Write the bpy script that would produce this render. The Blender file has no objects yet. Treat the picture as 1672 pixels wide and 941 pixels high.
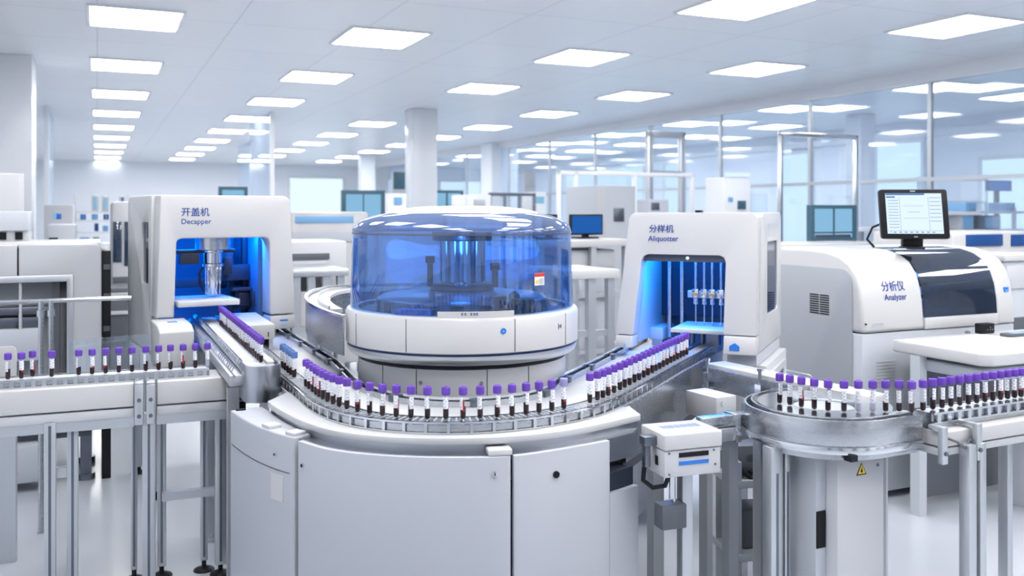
import bpy, bmesh, math, random
from mathutils import Vector, Matrix
random.seed(7)
EXPOSURE = 0.4
SC = bpy.context.scene
COL = SC.collection
PI = math.pi
R = math.radians

# ------------------------------------------------------------------ survey of the photograph
# camera stands at the origin, eye at H, looking along +Y; F and HZ (horizon row) in photo pixels
F, HZ, CX, H = 1500.0, 345.0, 836.0, 1.56

def at(px, D):                       # plan point on the vertical plane Y = D
    return Vector(((px - CX) / F * D, D))
def gp(px, py, z):                   # plan point where the sight line meets the level z
    D = (H - z) * F / (py - HZ)
    return Vector(((px - CX) / F * D, D))
def zat(py, D):
    return H - (py - HZ) * D / F
def along(P, ang, px):               # distance from P along direction ang to the sight line of column px
    k = (px - CX) / F
    return (k * P[1] - P[0]) / (math.cos(ang) - k * math.sin(ang))
def project(x, y, z):
    return CX + F * x / y, HZ - F * (z - H) / y

ROOM = R(24.3)                       # the room's cross direction
U2 = Vector((math.cos(ROOM), math.sin(ROOM)))
U1 = Vector((-math.sin(ROOM), math.cos(ROOM)))

# ------------------------------------------------------------------ materials
MATS = {}
def mat(name, col, rough=0.5, metal=0.0, emit=None, estr=0.0, coat=0.0, bump=0.0, bscale=200.0, var=0.0, vscale=6.0, aniso=None, spec=None):
    m = bpy.data.materials.new(name); m.use_nodes = True
    nt = m.node_tree; b = nt.nodes['Principled BSDF']
    b.inputs['Base Color'].default_value = (*col, 1)
    b.inputs['Roughness'].default_value = rough
    b.inputs['Metallic'].default_value = metal
    if coat: b.inputs['Coat Weight'].default_value = coat; b.inputs['Coat Roughness'].default_value = 0.08
    if spec is not None: b.inputs['Specular IOR Level'].default_value = spec
    if emit:
        b.inputs['Emission Color'].default_value = (*emit, 1); b.inputs['Emission Strength'].default_value = estr
    if var or bump or aniso:
        tc = nt.nodes.new('ShaderNodeTexCoord')
        mp = nt.nodes.new('ShaderNodeMapping'); nt.links.new(tc.outputs['Object'], mp.inputs['Vector'])
        if aniso: mp.inputs['Scale'].default_value = aniso
        nz = nt.nodes.new('ShaderNodeTexNoise'); nz.inputs['Scale'].default_value = vscale
        nt.links.new(mp.outputs['Vector'], nz.inputs['Vector'])
        if var:
            rp = nt.nodes.new('ShaderNodeMapRange')
            rp.inputs['To Min'].default_value = max(0.02, rough - var); rp.inputs['To Max'].default_value = rough + var
            nt.links.new(nz.outputs['Fac'], rp.inputs['Value']); nt.links.new(rp.outputs['Result'], b.inputs['Roughness'])
        if bump:
            nb = nt.nodes.new('ShaderNodeTexNoise'); nb.inputs['Scale'].default_value = bscale
            nt.links.new(mp.outputs['Vector'], nb.inputs['Vector'])
            bp = nt.nodes.new('ShaderNodeBump'); bp.inputs['Strength'].default_value = bump; bp.inputs['Distance'].default_value = 0.002
            nt.links.new(nb.outputs['Fac'], bp.inputs['Height']); nt.links.new(bp.outputs['Normal'], b.inputs['Normal'])
    MATS[name] = m
    return m

def glass(name, tint, refl=0.06, rough=0.02, body=None, bodyfac=0.0, edge=0.75):
    """thin sheet glass: tinted see-through layer, fresnel mirror on top, a little milky body"""
    m = bpy.data.materials.new(name); m.use_nodes = True
    nt = m.node_tree; nt.nodes.clear()
    out = nt.nodes.new('ShaderNodeOutputMaterial')
    tr = nt.nodes.new('ShaderNodeBsdfTransparent'); tr.inputs['Color'].default_value = (*tint, 1)
    gl = nt.nodes.new('ShaderNodeBsdfGlossy'); gl.inputs['Roughness'].default_value = rough
    gl.inputs['Color'].default_value = (0.95, 0.97, 1, 1)
    lw = nt.nodes.new('ShaderNodeLayerWeight'); lw.inputs['Blend'].default_value = 0.25
    mr = nt.nodes.new('ShaderNodeMapRange'); mr.inputs['To Min'].default_value = refl; mr.inputs['To Max'].default_value = edge
    nt.links.new(lw.outputs['Facing'], mr.inputs['Value'])
    pw = nt.nodes.new('ShaderNodeMath'); pw.operation = 'POWER'; pw.inputs[1].default_value = 2.0
    nt.links.new(lw.outputs['Facing'], pw.inputs[0]); nt.links.new(pw.outputs[0], mr.inputs['Value'])
    mx = nt.nodes.new('ShaderNodeMixShader')
    nt.links.new(mr.outputs['Result'], mx.inputs['Fac'])
    first = tr
    if body:
        df = nt.nodes.new('ShaderNodeBsdfDiffuse'); df.inputs['Color'].default_value = (*body, 1)
        m2 = nt.nodes.new('ShaderNodeMixShader'); m2.inputs['Fac'].default_value = bodyfac
        nt.links.new(tr.outputs[0], m2.inputs[1]); nt.links.new(df.outputs[0], m2.inputs[2]); first = m2
    nt.links.new(first.outputs[0], mx.inputs[1]); nt.links.new(gl.outputs[0], mx.inputs[2])
    nt.links.new(mx.outputs[0], out.inputs['Surface'])
    MATS[name] = m
    return m

def emitter(name, col, s):
    m = bpy.data.materials.new(name); m.use_nodes = True
    nt = m.node_tree; nt.nodes.clear()
    out = nt.nodes.new('ShaderNodeOutputMaterial'); e = nt.nodes.new('ShaderNodeEmission')
    e.inputs['Color'].default_value = (*col, 1); e.inputs['Strength'].default_value = s
    nt.links.new(e.outputs[0], out.inputs['Surface']); MATS[name] = m
    return m

WHITE = mat('white_plastic', (0.53, 0.53, 0.54), 0.32, coat=0.25, bump=0.02, bscale=600)
OFFWHITE = mat('off_white_panel', (0.51, 0.52, 0.55), 0.42, bump=0.02, bscale=500)
TABLE = mat('white_table_laminate', (0.50, 0.508, 0.525), 0.25, var=0.02, vscale=40)
LGREY = mat('light_grey_paint', (0.48, 0.51, 0.56), 0.45)
GREY = mat('grey_paint', (0.34, 0.365, 0.40), 0.45, bump=0.03, bscale=400)
DGREY = mat('dark_grey_paint', (0.09, 0.10, 0.12), 0.5)
BLACK = mat('black_plastic', (0.010, 0.011, 0.014), 0.4, spec=0.2)
RUBBER = mat('black_rubber', (0.02, 0.02, 0.022), 0.7)
SEAM = mat('seam_shadow_gap', (0.05, 0.055, 0.065), 0.8)
STEEL = mat('brushed_steel', (0.49, 0.51, 0.54), 0.27, metal=1.0, var=0.02, vscale=60, aniso=(1, 1, 30))
CHROME = mat('polished_steel', (0.66, 0.68, 0.71), 0.16, metal=1.0, var=0.05, vscale=25)
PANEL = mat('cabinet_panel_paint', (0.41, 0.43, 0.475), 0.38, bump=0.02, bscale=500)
SATIN = mat('satin_steel', (0.40, 0.42, 0.46), 0.30, metal=1.0)
ALU = mat('anodised_aluminium', (0.56, 0.585, 0.62), 0.38, metal=0.85)
DSTEEL = mat('dark_steel', (0.16, 0.18, 0.22), 0.32, metal=0.9)
PURPLE = mat('purple_cap_plastic', (0.135, 0.050, 0.42), 0.42)
CAPBLUE = mat('blue_cap_plastic', (0.10, 0.20, 0.48), 0.42)
CAPGREY = mat('lavender_grey_cap_plastic', (0.30, 0.30, 0.55), 0.42)
BLOOD = mat('dark_blood', (0.014, 0.0004, 0.001), 0.3, spec=0.1)
BLOODRED = mat('blood_film', (0.42, 0.008, 0.016), 0.35, spec=0.2)
SERUM = mat('clear_serum', (0.50, 0.47, 0.62), 0.2)
NAVY = mat('navy_lettering', (0.006, 0.038, 0.24), 0.5)
BLUE = mat('blue_plastic', (0.02, 0.17, 0.60), 0.35)
DBLUE = mat('deep_blue_panel', (0.012, 0.065, 0.24), 0.3)
LBLUE = mat('pale_blue_panel', (0.20, 0.42, 0.70), 0.4)
TEAL = mat('teal_frame', (0.05, 0.12, 0.17), 0.4)
RED = mat('red_print', (0.62, 0.04, 0.04), 0.5)
YELLOW = mat('yellow_sign', (0.86, 0.62, 0.03), 0.45)
PAPER = mat('paper', (0.82, 0.83, 0.86), 0.7)
INK = mat('grey_ink', (0.16, 0.18, 0.24), 0.7)
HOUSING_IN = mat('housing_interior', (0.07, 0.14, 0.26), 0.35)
DIN = mat('dark_interior', (0.022, 0.03, 0.05), 0.4, spec=0.3)
DOME = glass('blue_tinted_acrylic', (0.54, 0.70, 0.90), 0.07, 0.015, (0.12, 0.25, 0.55), 0.04)
DOMETOP = glass('smoke_blue_acrylic', (0.35, 0.47, 0.72), 0.08, 0.03, (0.14, 0.21, 0.40), 0.38)
SMOKE = glass('smoked_glass', (0.20, 0.26, 0.36), 0.09, 0.03, (0.10, 0.14, 0.22), 0.15)
CLEAR = glass('clear_glass', (0.94, 0.97, 1.0), 0.04, 0.02, (0.75, 0.85, 1.0), 0.05)
PANE = glass('partition_glass', (0.90, 0.95, 1.0), 0.07, 0.03, (0.70, 0.82, 1.0), 0.10)
TUBEG = glass('tube_plastic', (0.97, 0.97, 0.99), 0.025, 0.05, (0.85, 0.86, 0.95), 0.02, 0.40)
LED = emitter('ceiling_diffuser', (1.0, 0.985, 0.97), 12.0)
LEDB = emitter('blue_led_strip', (0.03, 0.22, 1.0), 2.5)
SCREEN = emitter('lit_screen', (0.72, 0.86, 1.0), 0.85)
SCRBLUE = emitter('lit_screen_blue', (0.025, 0.15, 0.55), 0.6)
SCRTEAL = emitter('lit_screen_teal', (0.27, 0.54, 0.78), 0.72)
SCRDK = emitter('lit_screen_bar', (0.10, 0.28, 0.62), 0.6)
SCRINK = emitter('lit_screen_print', (0.28, 0.42, 0.66), 0.6)
DAYWIN = emitter('daylight_window', (0.68, 0.86, 1.0), 0.95)

def sticker_mat():
    m = mat('tube_label_paper', (0.84, 0.85, 0.90), 0.6)
    nt = m.node_tree; b = nt.nodes['Principled BSDF']
    tc = nt.nodes.new('ShaderNodeTexCoord'); mp = nt.nodes.new('ShaderNodeMapping')
    mp.inputs['Scale'].default_value = (160, 160, 420)
    nz = nt.nodes.new('ShaderNodeTexNoise'); nz.inputs['Scale'].default_value = 1.0; nz.inputs['Detail'].default_value = 1.0
    cr = nt.nodes.new('ShaderNodeValToRGB')
    cr.color_ramp.elements[0].position = 0.36; cr.color_ramp.elements[0].color = (0.16, 0.15, 0.26, 1)
    cr.color_ramp.elements[1].position = 0.44; cr.color_ramp.elements[1].color = (0.84, 0.85, 0.90, 1)
    nt.links.new(tc.outputs['Object'], mp.inputs['Vector']); nt.links.new(mp.outputs['Vector'], nz.inputs['Vector'])
    nt.links.new(nz.outputs['Fac'], cr.inputs['Fac']); nt.links.new(cr.outputs['Color'], b.inputs['Base Color'])
    return m
STICKER = sticker_mat()

# ------------------------------------------------------------------ mesh building
class MB:
    def __init__(s): s.bm = bmesh.new()
    def box(s, x0, x1, y0, y1, z0, z1):
        v = [s.bm.verts.new(p) for p in ((x0,y0,z0),(x1,y0,z0),(x1,y1,z0),(x0,y1,z0),(x0,y0,z1),(x1,y0,z1),(x1,y1,z1),(x0,y1,z1))]
        for f in ((0,3,2,1),(4,5,6,7),(0,1,5,4),(1,2,6,5),(2,3,7,6),(3,0,4,7)): s.bm.faces.new([v[i] for i in f])
        return s
    def obox(s, c, ang, lx, ly, z0, z1):          # box about plan point c turned by ang
        ca, sa = math.cos(ang), math.sin(ang)
        v = []
        for z in (z0, z1):
            for a, b in ((-1,-1),(1,-1),(1,1),(-1,1)):
                x, y = a*lx/2, b*ly/2
                v.append(s.bm.verts.new((c[0]+x*ca-y*sa, c[1]+x*sa+y*ca, z)))
        for f in ((0,3,2,1),(4,5,6,7),(0,1,5,4),(1,2,6,5),(2,3,7,6),(3,0,4,7)): s.bm.faces.new([v[i] for i in f])
        return s
    def rings(s, rings, closed=True, caps=True):
        rv = [[s.bm.verts.new(p) for p in r] for r in rings]
        n = len(rv[0])
        for a, b in zip(rv, rv[1:]):
            for i in range(n if closed else n-1):
                j = (i+1) % n
                s.bm.faces.new((a[i], a[j], b[j], b[i]))
        if caps and closed:
            s.bm.faces.new(rv[0][::-1]); s.bm.faces.new(rv[-1])
        return s
    def cyl(s, p0, p1, r, seg=20, r2=None):
        p0, p1 = Vector(p0), Vector(p1); d = (p1-p0).normalized()
        a = d.orthogonal().normalized(); b = d.cross(a)
        r2 = r if r2 is None else r2
        rg = []
        for p, q in ((p0, r), (p1, r2)):
            rg.append([p + a*math.cos(2*PI*i/seg)*q + b*math.sin(2*PI*i/seg)*q for i in range(seg)])
        return s.rings(rg)
    def lathe(s, prof, cx=0, cy=0, seg=48, a0=0.0, a1=None, close=False):
        full = a1 is None
        n = seg if full else seg+1
        rg = []
        for (r, z) in prof:
            rg.append([(cx+max(r,1e-5)*math.cos(a0+(2*PI if full else a1-a0)*i/seg), cy+max(r,1e-5)*math.sin(a0+(2*PI if full else a1-a0)*i/seg), z) for i in range(n)])
        if close: rg.append(rg[0])
        s.rings(rg, closed=full, caps=False)
        if not full and close:
            pass
        bmesh.ops.remove_doubles(s.bm, verts=s.bm.verts, dist=1e-5)
        return s
    def prism(s, poly, axis, a, b):
        def P(u, v, w): return {'z': (u, v, w), 'y': (u, w, v), 'x': (w, u, v)}[axis]
        v0 = [s.bm.verts.new(P(u, v, a)) for u, v in poly]; v1 = [s.bm.verts.new(P(u, v, b)) for u, v in poly]
        n = len(poly)
        s.bm.faces.new(v0[::-1]); s.bm.faces.new(v1)
        for i in range(n):
            j = (i+1) % n; s.bm.faces.new((v0[i], v0[j], v1[j], v1[i]))
        return s
    def plate(s, outer, holes, axis, a, b):       # flat plate with holes, thickness a..b
        def P(u, v, w): return {'z': (u, v, w), 'y': (u, w, v), 'x': (w, u, v)}[axis]
        t = bmesh.new(); es = []
        for lp in [outer]+holes:
            vs = [t.verts.new(P(u, v, a)) for u, v in lp]
            for i in range(len(vs)): es.append(t.edges.new((vs[i], vs[(i+1) % len(vs)])))
        bmesh.ops.triangle_fill(t, use_beauty=True, use_dissolve=False, edges=es)
        r = bmesh.ops.extrude_face_region(t, geom=list(t.faces))
        d = Vector(P(0, 0, b)) - Vector(P(0, 0, a))
        for e in r['geom']:
            if isinstance(e, bmesh.types.BMVert): e.co += d
        bmesh.ops.dissolve_limit(t, angle_limit=0.01, verts=t.verts, edges=t.edges)
        me = bpy.data.meshes.new('tmp'); t.to_mesh(me); t.free(); s.bm.from_mesh(me); bpy.data.meshes.remove(me)
        return s
    def sweep(s, path, prof, closed=False):       # profile (lateral to the right of travel, z) along a plan path
        n = len(path); rg = []
        for i in range(n):
            p = Vector(path[i][:2])
            if closed: t = Vector(path[(i+1) % n][:2]) - Vector(path[i-1][:2])
            else: t = Vector(path[min(i+1, n-1)][:2]) - Vector(path[max(i-1, 0)][:2])
            t.normalize(); nr = Vector((t.y, -t.x))
            rg.append([(p.x+nr.x*u, p.y+nr.y*u, z) for u, z in prof])
        if closed:
            rg.append(rg[0]); s.rings(rg, caps=False); bmesh.ops.remove_doubles(s.bm, verts=s.bm.verts, dist=1e-6)
        else: s.rings(rg)
        return s
    def pipe(s, pts, r, seg=10):
        pts = [Vector(p) for p in pts]; rg = []
        up = None
        for i, p in enumerate(pts):
            t = (pts[min(i+1, len(pts)-1)] - pts[max(i-1, 0)]).normalized()
            a = t.orthogonal().normalized() if up is None else (up - t*up.dot(t)).normalized()
            up = a; b = t.cross(a)
            rg.append([p + a*math.cos(2*PI*k/seg)*r + b*math.sin(2*PI*k/seg)*r for k in range(seg)])
        return s.rings(rg)
    def map(s, fn):
        for v in s.bm.verts: v.co = Vector(fn(v.co))
        return s
    def bevel(s, off, seg=2, ang=35):
        s.bm.normal_update()
        bmesh.ops.recalc_face_normals(s.bm, faces=s.bm.faces)
        es = [e for e in s.bm.edges if len(e.link_faces) == 2 and e.calc_face_angle(0) > R(ang)]
        bmesh.ops.bevel(s.bm, geom=es, offset=off, offset_type='OFFSET', segments=seg, profile=0.5, affect='EDGES', clamp_overlap=True)
        return s
    def mesh(s, name, material, M=None, smooth=40):
        bmesh.ops.recalc_face_normals(s.bm, faces=s.bm.faces)
        if M is not None: bmesh.ops.transform(s.bm, matrix=M, verts=s.bm.verts)
        me = bpy.data.meshes.new(name); s.bm.to_mesh(me); s.bm.free()
        me.polygons.foreach_set('use_smooth', [True]*len(me.polygons)); me.set_sharp_from_angle(angle=R(smooth))
        for m in (material if isinstance(material, (list, tuple)) else [material]): me.materials.append(m)
        return me

def rrect(x0, x1, z0, z1, r, n=5):
    out = []
    rs = r if isinstance(r, (list, tuple)) else (r, r, r, r)      # bl, br, tr, tl
    for (cx, cz, a, q) in ((x0, z0, PI, rs[0]), (x1, z0, 1.5*PI, rs[1]), (x1, z1, 0, rs[2]), (x0, z1, .5*PI, rs[3])):
        if q <= 0: out.append((cx, cz)); continue
        ox = cx + (q if cx == x0 else -q); oz = cz + (q if cz == z0 else -q)
        for i in range(n+1):
            t = a + .5*PI*i/n; out.append((ox+q*math.cos(t), oz+q*math.sin(t)))
    return out

def smooth_path(pts, step=0.03):
    P = [Vector(p[:2]) for p in pts]; out = []
    for i in range(len(P)-1):
        p0, p1, p2, p3 = P[max(i-1, 0)], P[i], P[i+1], P[min(i+2, len(P)-1)]
        n = max(2, int((p2-p1).length/step))
        for k in range(n):
            t = k/n
            out.append(0.5*((2*p1)+(p2-p0)*t+(2*p0-5*p1+4*p2-p3)*t*t+(3*p1-p0-3*p2+p3)*t**3))
    out.append(P[-1]); return out
def relax(path, it=12):
    p = [v.copy() for v in path]
    for _ in range(it):
        q = [v.copy() for v in p]
        for i in range(1, len(p)-1): q[i] = (p[i-1]+2*p[i]+p[i+1])/4
        p = q
    return p
def offset(path, d):
    out = []
    for i in range(len(path)):
        t = (path[min(i+1, len(path)-1)]-path[max(i-1, 0)]).normalized()
        out.append(path[i]+Vector((t.y, -t.x))*d)
    return out
def arc(cx, cy, r, a0, a1, n=24):
    return [Vector((cx+r*math.cos(a0+(a1-a0)*i/n), cy+r*math.sin(a0+(a1-a0)*i/n))) for i in range(n+1)]

# ------------------------------------------------------------------ objects
def thing(name, label, cat, loc=(0, 0, 0), rotz=0.0, group=None):
    o = bpy.data.objects.new(name, None); COL.objects.link(o)
    o.empty_display_size = 0.05
    o.location = loc if len(loc) == 3 else (loc[0], loc[1], 0); o.rotation_euler = (0, 0, rotz)
    o['label'] = label; o['category'] = cat
    if group: o['group'] = group
    return o
def obj(name, me, parent=None, label=None):
    o = bpy.data.objects.new(name, me); COL.objects.link(o)
    if parent: o.parent = parent
    if label: o['label'] = label
    return o
def rootmat(root):
    M = Matrix.Identity(4)
    while root is not None:
        M = Matrix.Translation(root.location) @ Matrix.Rotation(root.rotation_euler.z, 4, 'Z') @ M
        root = root.parent
    return M
def part(name, mb, m, root, world=False, label=None, smooth=40):
    M = rootmat(root).inverted() if world else None
    return obj(name, mb.mesh(name, m, M, smooth), root, label)
def tag(o, label, cat, group=None, kind=None):
    o['label'] = label; o['category'] = cat
    if group: o['group'] = group
    if kind: o['kind'] = kind
    return o
def struct(name, mb, m, label=None, parent=None, cat='structure'):
    o = obj(name, mb.mesh(name, m), parent)
    if parent is None:
        o['kind'] = 'structure'
        if label: o['label'] = label; o['category'] = cat
    return o
def dup(root, loc, rotz=None, label=None, group=None):
    r = root.copy(); COL.objects.link(r); r.location = loc
    if rotz is not None: r.rotation_euler = (0, 0, rotz)
    if label: r['label'] = label
    if group: r['group'] = group
    for ch in list(root.children):
        c = ch.copy(); COL.objects.link(c); c.parent = r
        for g in list(ch.children):
            d = g.copy(); COL.objects.link(d); d.parent = c
    return r
def lettering(body, width, depth=0.0012, bold=0.0):
    cu = bpy.data.curves.new('t', 'FONT'); cu.body = body; cu.size = 1.0; cu.extrude = 0.0; cu.offset = bold; cu.resolution_u = 3
    o = bpy.data.objects.new('t', cu); COL.objects.link(o)
    dg = bpy.context.evaluated_depsgraph_get()
    me = bpy.data.meshes.new_from_object(o.evaluated_get(dg)); bpy.data.objects.remove(o)
    xs = [v.co.x for v in me.vertices]; k = width/(max(xs)-min(xs)); x0 = min(xs)
    bm = bmesh.new(); bm.from_mesh(me); bpy.data.meshes.remove(me)
    for v in bm.verts: v.co = Vector(((v.co.x-x0)*k, -depth, v.co.y*k))
    bmesh.ops.recalc_face_normals(bm, faces=bm.faces)
    s = MB(); s.bm.free(); s.bm = bm
    return s

ORD = 'first second third fourth fifth sixth seventh eighth ninth tenth eleventh twelfth thirteenth fourteenth fifteenth sixteenth seventeenth eighteenth nineteenth twentieth'.split()
ORD += ['twenty-'+w for w in ORD[:9]] + ['thirtieth'] + ['thirty-'+w for w in ORD[:9]] + ['fortieth']
# ------------------------------------------------------------------ the room
CEIL = 3.4
def ts(t, s): return U2*t + U1*s
def room_obj(name, mb, m, label, cat, parent=None):
    o = struct(name, mb, m, label, parent, cat)
    if parent is None: o.rotation_euler = (0, 0, ROOM)
    return o

def ceiling_mat():
    m = mat('ceiling_panels', (0.80, 0.83, 0.87), 0.30, spec=0.35)
    nt = m.node_tree; b = nt.nodes['Principled BSDF']
    tc = nt.nodes.new('ShaderNodeTexCoord'); br = nt.nodes.new('ShaderNodeTexBrick')
    br.offset = 0.0; br.inputs['Scale'].default_value = 1.0
    br.inputs['Brick Width'].default_value = 1.235; br.inputs['Row Height'].default_value = 1.55; br.inputs['Mortar Size'].default_value = 0.006
    br.inputs['Color1'].default_value = (0.85, 0.87, 0.90, 1); br.inputs['Color2'].default_value = (0.835, 0.855, 0.89, 1); br.inputs['Mortar'].default_value = (0.60, 0.64, 0.70, 1)
    nt.links.new(tc.outputs['Object'], br.inputs['Vector']); nt.links.new(br.outputs['Color'], b.inputs['Base Color'])
    return m
def floor_mat():
    m = mat('epoxy_floor', (0.50, 0.53, 0.58), 0.24, coat=0.12)
    nt = m.node_tree; b = nt.nodes['Principled BSDF']
    tc = nt.nodes.new('ShaderNodeTexCoord'); nz = nt.nodes.new('ShaderNodeTexNoise'); nz.inputs['Scale'].default_value = 0.9; nz.inputs['Detail'].default_value = 4
    cr = nt.nodes.new('ShaderNodeValToRGB')
    cr.color_ramp.elements[0].color = (0.42, 0.45, 0.50, 1); cr.color_ramp.elements[1].color = (0.50, 0.53, 0.58, 1)
    nt.links.new(tc.outputs['Object'], nz.inputs['Vector']); nt.links.new(nz.outputs['Fac'], cr.inputs['Fac']); nt.links.new(cr.outputs['Color'], b.inputs['Base Color'])
    return m
def rear_mat():
    m = mat('rear_wall_reflection_bands', (0.7, 0.7, 0.72), 0.5)  # dark bands added so polished steel reflects upright streaks
    nt = m.node_tree; b = nt.nodes['Principled BSDF']
    tc = nt.nodes.new('ShaderNodeTexCoord'); wv = nt.nodes.new('ShaderNodeTexWave'); wv.wave_type = 'BANDS'; wv.bands_direction = 'X'
    wv.inputs['Scale'].default_value = 0.16; wv.inputs['Distortion'].default_value = 0.0
    cr = nt.nodes.new('ShaderNodeValToRGB'); cr.color_ramp.interpolation = 'CONSTANT'
    cr.color_ramp.elements[0].color = (0.14, 0.15, 0.18, 1); cr.color_ramp.elements[1].position = 0.28; cr.color_ramp.elements[1].color = (0.80, 0.82, 0.86, 1)
    nt.links.new(tc.outputs['Object'], wv.inputs['Vector']); nt.links.new(wv.outputs['Fac'], cr.inputs['Fac']); nt.links.new(cr.outputs['Color'], b.inputs['Base Color'])
    return m
WALLM = mat('wall_paint', (0.86, 0.90, 0.96), 0.5)
WALLW = mat('wall_white_gloss', (0.78, 0.80, 0.84), 0.25)

T0, T1, S0, S1 = -2.4, 15.3, -3.5, 37.0
room_obj('floor', MB().box(T0, T1, S0, S1, -0.1, 0), floor_mat(), 'glossy pale grey epoxy floor of the lab hall', 'floor')
room_obj('ceiling', MB().box(T0, T1, S0, S1, CEIL, CEIL+0.1), ceiling_mat(), 'pale panelled ceiling of the lab hall', 'ceiling')
room_obj('wall_left', MB().box(T0-0.15, T0, S0, S1, 0, CEIL), WALLM, 'pale left wall of the lab hall', 'wall')
room_obj('wall_right', MB().box(T1, T1+0.15, S0, S1, 0, CEIL), WALLM, 'pale far right wall behind the glass partition', 'wall')
room_obj('wall_back', MB().box(T0, T1, S1, S1+0.15, 0, CEIL), WALLM, 'pale blue far wall of the lab hall', 'wall')
room_obj('wall_front', MB().box(T0, T1, S0-0.15, S0, 0, CEIL), rear_mat(), 'grey wall behind the viewpoint, dark bands added for reflections', 'wall')
room_obj('trim_1', MB().box(T0, -0.70, 12.2, 13.0, 0, CEIL).bevel(0.01), WALLW, 'white wall block at the left edge of the picture', 'wall block')
room_obj('trim_2', MB().box(9.78, 9.93, S0, S1, CEIL-0.17, CEIL), WALLW, 'white ceiling beam above the glass partition on the right', 'beam')
room_obj('trim_3', MB().box(T1-0.12, T1, S0, S1, CEIL-0.35, CEIL-0.2), WALLW, 'white cornice along the far right wall', 'cornice')
def column(n, px0, px1, D, label, m=WALLW):
    a, b = at(px0, D), at(px1, D); c = (a+b)/2; w = (b-a).length
    mb = MB(); mb.obox(c, ROOM, w*0.86, w*0.86, 0, CEIL); mb.bevel(0.02)
    struct('trim_%d' % n, mb, m, label, None, 'column')
column(4, 663, 712, 16.7, 'broad white square column behind the centrifuge dome')
column(5, 788, 842, 25, 'pale column far behind, right of the broad white one', WALLM)
column(6, 586, 612, 30, 'slim pale column far behind, left of the broad white one', WALLM)
column(7, 1386, 1424, 17.5, 'white column left of the bright tall window on the right')

def back_window(n, px0, px1, ztop, label, zb=0.5):
    # window in the far wall
    def hit(px):
        k = (px-CX)/F; D = S1/(-math.sin(ROOM)*k+math.cos(ROOM)); return k*D*U2.x + D*U2.y
    a, b = hit(px0), hit(px1)
    o = room_obj('window_%d' % n, MB().plate([(a, zb), (b, zb), (b, ztop), (a, ztop)], [[(a+.08, zb+.08), (b-.08, zb+.08), (b-.08, ztop-.08), (a+.08, ztop-.08)]], 'y', S1-0.06, S1), WALLW, label, 'window')
    struct('window_pane', MB().box(a+.08, b-.08, S1-0.03, S1-0.005, zb+.08, ztop-.08), DAYWIN, parent=o)
back_window(1, 470, 562, 2.95, 'bright window in the far wall left of the framed hatch')
back_window(2, 716, 786, 2.9, 'bright window in the far wall between the two columns')
back_window(3, 838, 905, 3.0, 'bright window in the far wall right of the columns')
def right_window(n, px0, px1, ztop, label, zb=0.4):
    def hit(px):
        k = (px-CX)/F; D = T1/(k*U2.x+U2.y); return -math.sin(ROOM)*k*D + math.cos(ROOM)*D
    b, a = hit(px0), hit(px1)
    o = room_obj('window_%d' % n, MB().plate([(a, zb), (b, zb), (b, ztop), (a, ztop)], [[(a+.08, zb+.08), (b-.08, zb+.08), (b-.08, ztop-.08), (a+.08, ztop-.08)]], 'x', T1-0.06, T1), WALLW, label, 'window')
    struct('window_pane', MB().box(T1-0.03, T1-0.005, a+.08, b-.08, zb+.08, ztop-.08), DAYWIN, parent=o)
right_window(4, 925, 1054, 3.0, 'long bright window in the right wall behind the white cabinet')
right_window(5, 1085, 1120, 3.0, 'narrow bright window in the right wall above the aliquotter')
right_window(6, 1180, 1226, 2.4, 'low bright window in the right wall above the aliquotter')
right_window(7, 1276, 1330, 3.0, 'bright window in the right wall behind the tall tube frame')
right_window(8, 1430, 1512, 3.05, 'tall bright window in the right wall above the monitor')
right_window(9, 1600, 1700, 2.6, 'bright window in the right wall at the right edge')

# glass partition between the hall and the right aisle: panes between steel mullions
mull = [4.2, 6.4, 8.6, 10.8, 13.0, 15.2, 17.4, 19.6, 22.0, 25.0, 29.0, 33.0]
for i, (a, b) in enumerate(zip(mull, mull[1:])):
    mb = MB(); mb.box(9.83, 9.88, a, a+0.06, 0, CEIL-0.17).box(9.83, 9.88, a+0.06, b, 1.95, 2.0).box(9.83, 9.88, a+0.06, b, 0, 0.08)
    o = room_obj('window_%d' % (20+i), mb, ALU, '%s pane of the glass partition on the right, counted from the front' % ORD[i], 'glass partition')
    struct('window_pane', MB().box(9.85, 9.86, a+0.06, b, 0.08, CEIL-0.17), PANE, parent=o)
# glass screens in the left half, seen as pale blue verticals
for i, (px, D) in enumerate(((76, 16), (412, 24), (444, 17))):
    p = at(px, D); t, s = p.dot(U2), p.dot(U1)
    mb = MB(); mb.box(t-.04, t+.04, s-.04, s+.04, 0, CEIL)
    o = room_obj('window_%d' % (40+i), mb, WALLW, ('glass screen with slim white post beside the left wall block', 'far glass screen with slim white post behind the decapper', 'nearer glass screen with slim white post behind the decapper')[i], 'glass screen')
    struct('window_pane', MB().box(t-.015, t+.015, s+0.04, s+2.6, 0, CEIL), PANE, parent=o)

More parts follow.
